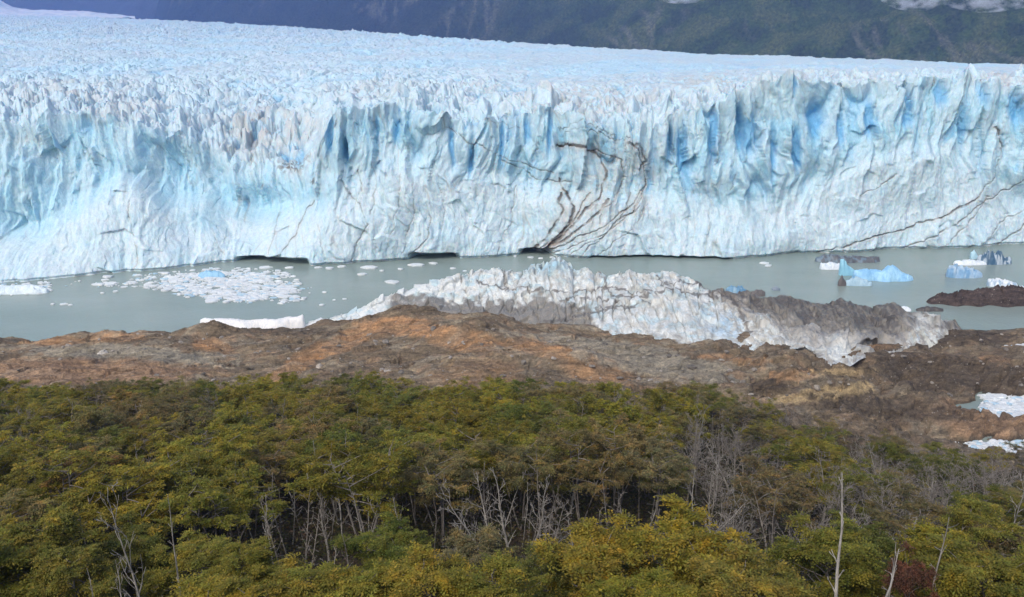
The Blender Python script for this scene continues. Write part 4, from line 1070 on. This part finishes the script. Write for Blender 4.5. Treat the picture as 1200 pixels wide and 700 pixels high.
    while n < 90:
        Y = rr.uniform(82, 160); A = rr.uniform(-.6, .6); X = A*Y
        if not free(X, Y, .2): continue
        h = rr.uniform(7, 10.5)*(1-.25*float(sstep(A, .25, .4))); o = place_tree('dead_tree', rr.choice(poles), X, Y, h, rr.uniform(0, 6.3), None, 'branches', tilt=(rr.gauss(0, .06), rr.gauss(0, .08)), sxy=rr.uniform(.9, 1.3))
        tag(o, 'slender bare trunk standing among the living crowns farther back', 'dead tree', 'slender bare trunks among the living crowns'); used.append((X, Y, .15)); n += 1
    # the rest of the wood
    spots = []
    tries = 0
    Yv = []
    while tries < 26000 and len(spots) < 395:
        tries += 1
        Y = math.sqrt(rr.uniform(56**2, 176**2)); A = rr.uniform(-.69, .69); X = A*Y
        if Y > float(forest_limit(np.array(A))): continue
        if Y < 66 and -.52 < A < .5: continue
        if Y < 80 and .03 < A < .30: continue
        if not free(X, Y, 2.55+.5*(Y > 120)): continue
        used.append((X, Y, 2.75)); spots.append((X, Y, A))
    zones = {}
    for (X, Y, A) in spots:
        z = float(terr(X, Y, False)); edge = float(forest_limit(np.array(A)))-Y
        px = 600+F*A
        pb = .10+.62*float(sstep(px, 790, 980))+.22*math.exp(-((px-620)/120)**2)*(Y < 100)
        h = rr.uniform(8.2, 11)*(1-.25*float(sstep(px, 980, 1120)))
        if edge < 14: h *= rr.uniform(.7, .95)
        rowz = 'front rows' if Y < 90 else ('middle' if Y < 130 else 'far edge')
        side = 'left' if px < 400 else ('centre' if px < 800 else 'right')
        if rr.random() < pb:
            o = place_tree('bare_tree', rr.choice(bare), X, Y, h*rr.uniform(.75, 1.0), rr.uniform(0, 6.3), None, 'branches', sxy=rr.uniform(.8, 1.15))
            lb = 'leafless grey twiggy tree in the %s of the forest at %s' % (rowz, side); g = 'bare trees in the %s of the forest, %s' % (rowz, side)
            tag(o, lb, 'bare tree', g)
        else:
            n = float(fbm(np.array(X/22), np.array(Y/22), 3, 400))+rr.gauss(0, .22)
            if rr.random() < .05: col, cn = RU, 'russet brown'
            elif n > .48: col, cn = YL, 'yellow green'
            elif n > -.12: col, cn = OL, 'olive'
            elif n > -.35: col, cn = GN, 'dark green'
            else: col, cn = DU, 'dull brownish'
            if px > 850 and rr.random() < .35: col, cn = DU, 'dull brownish'
            if Y < 88: pr_ = tall
            else: pr_ = protos
            if Y < 80 and col is YL and rr.random() < .7: col, cn = OL, 'olive'
            pr = rr.choice(protos[7:]) if (px > 850 and rr.random() < .5) else rr.choice(pr_)
            o = place_tree('beech_tree', pr, X, Y, h, rr.uniform(0, 6.3), jit(col, rr), 'crown', tilt=(rr.gauss(0, .03), rr.gauss(0, .03)), sxy=rr.uniform(.85, 1.12))
            tag(o, '%s beech tree in the %s of the forest at %s' % (cn, rowz, side), 'tree', '%s beech trees, %s of the forest, %s' % (cn, rowz, side))

def build_undergrowth():
    rg = np.random.default_rng(55); n = 24000
    Y = np.sqrt(rg.uniform(40**2, 184**2, n)); A = rg.uniform(-.7, .7, n); X = A*Y
    keep = Y < forest_limit(A)+rg.uniform(-6, 9, n); X, Y = X[keep], Y[keep]; n = len(X)
    Z = terr(X, Y); m = 9
    ht = rg.uniform(.4, 1.6, n)*(1+.5*(pn(X/9, Y/9, 500) > .1))*(1+1.1*((Y > 52) & (Y < 74)))
    C = np.stack([X, Y, Z], -1)[:, None, :]+np.stack([rg.normal(0, .45, (n, m)), rg.normal(0, .45, (n, m)), ht[:, None]*rg.random((n, m))], -1)
    T = rg.normal(0, 1, (n, m, 3)); T[..., 2] *= .5; Nn = np.array([0, 0, 1.])+rg.normal(0, .6, (n, m, 3))
    tint = np.empty((n, m, 3)); k = rg.random(n)
    tint[:] = np.where((k < .5)[:, None], np.array((.040, .044, .018)), np.where((k < .8)[:, None], np.array((.065, .055, .022)), np.array((.075, .055, .04))))[:, None, :]
    tint *= 1.5*rg.uniform(.7, 1.3, (n, m, 1))
    s = n*m
    me = leaves_mesh('undergrowth', C.reshape(-1, 3), T.reshape(-1, 3), Nn.reshape(-1, 3), rg.uniform(.3, .6, s), rg.uniform(.12, .28, s), tint.reshape(-1, 3))
    o = link('undergrowth', me, M_LEAF); o.color = (1, 1, 1, 1); tag(o, kind='stuff')

# ------------------------------------------------------------------ light, sky, camera
def build_light():
    w = bpy.data.worlds.new('World'); scene.world = w; w.use_nodes = True; nt = w.node_tree
    bg = nt.nodes['Background']; sky = N(nt, 'ShaderNodeTexSky', sky_type='NISHITA'); sky.sun_disc = False
    el, azm = math.radians(48), math.radians(205)              # sun behind the camera, to the left
    sky.sun_elevation = el; sky.sun_rotation = azm; sky.air_density = 1.0; sky.dust_density = 4.0; sky.ozone_density = .6
    nt.links.new(sky.outputs[0], bg.inputs['Color']); bg.inputs['Strength'].default_value = .15
    l = bpy.data.lights.new('sun', 'SUN'); l.energy = 1.15; l.angle = math.radians(28); l.color = (1, .96, .9)
    o = bpy.data.objects.new('sun', l); COL.objects.link(o)
    d = Vector((math.sin(azm)*math.cos(el), math.cos(azm)*math.cos(el), math.sin(el)))   # towards the sun
    o.rotation_euler = d.to_track_quat('Z', 'Y').to_euler(); o.location = (0, 0, 300)
def build_camera():
    cd = bpy.data.cameras.new('camera'); cd.sensor_width = 36; cd.lens = 36*F/1200; cd.clip_start = .5; cd.clip_end = 30000
    o = bpy.data.objects.new('camera', cd); COL.objects.link(o); o.location = (0, 0, CAM_H)
    o.rotation_euler = (math.radians(90)-PITCH, 0, 0); scene.camera = o

import time as _t
for fn in (build_camera, build_light, build_ground, build_glacier, build_shore_ice, build_bergs, build_brash, build_mountains, build_water, build_haze, build_cloud, build_boulders, build_undergrowth, build_forest):
    _s = _t.time(); fn(); print(fn.__name__, round(_t.time()-_s, 1), flush=True)
scene.view_settings.view_transform = 'Standard'; scene.view_settings.look = 'None'
scene.view_settings.exposure = 0.27; scene.view_settings.gamma = 1.0
scene.cycles.max_bounces = 6; scene.cycles.volume_bounces = 1; scene.cycles.diffuse_bounces = 3; scene.cycles.transmission_bounces = 2
scene.cycles.use_denoising = True
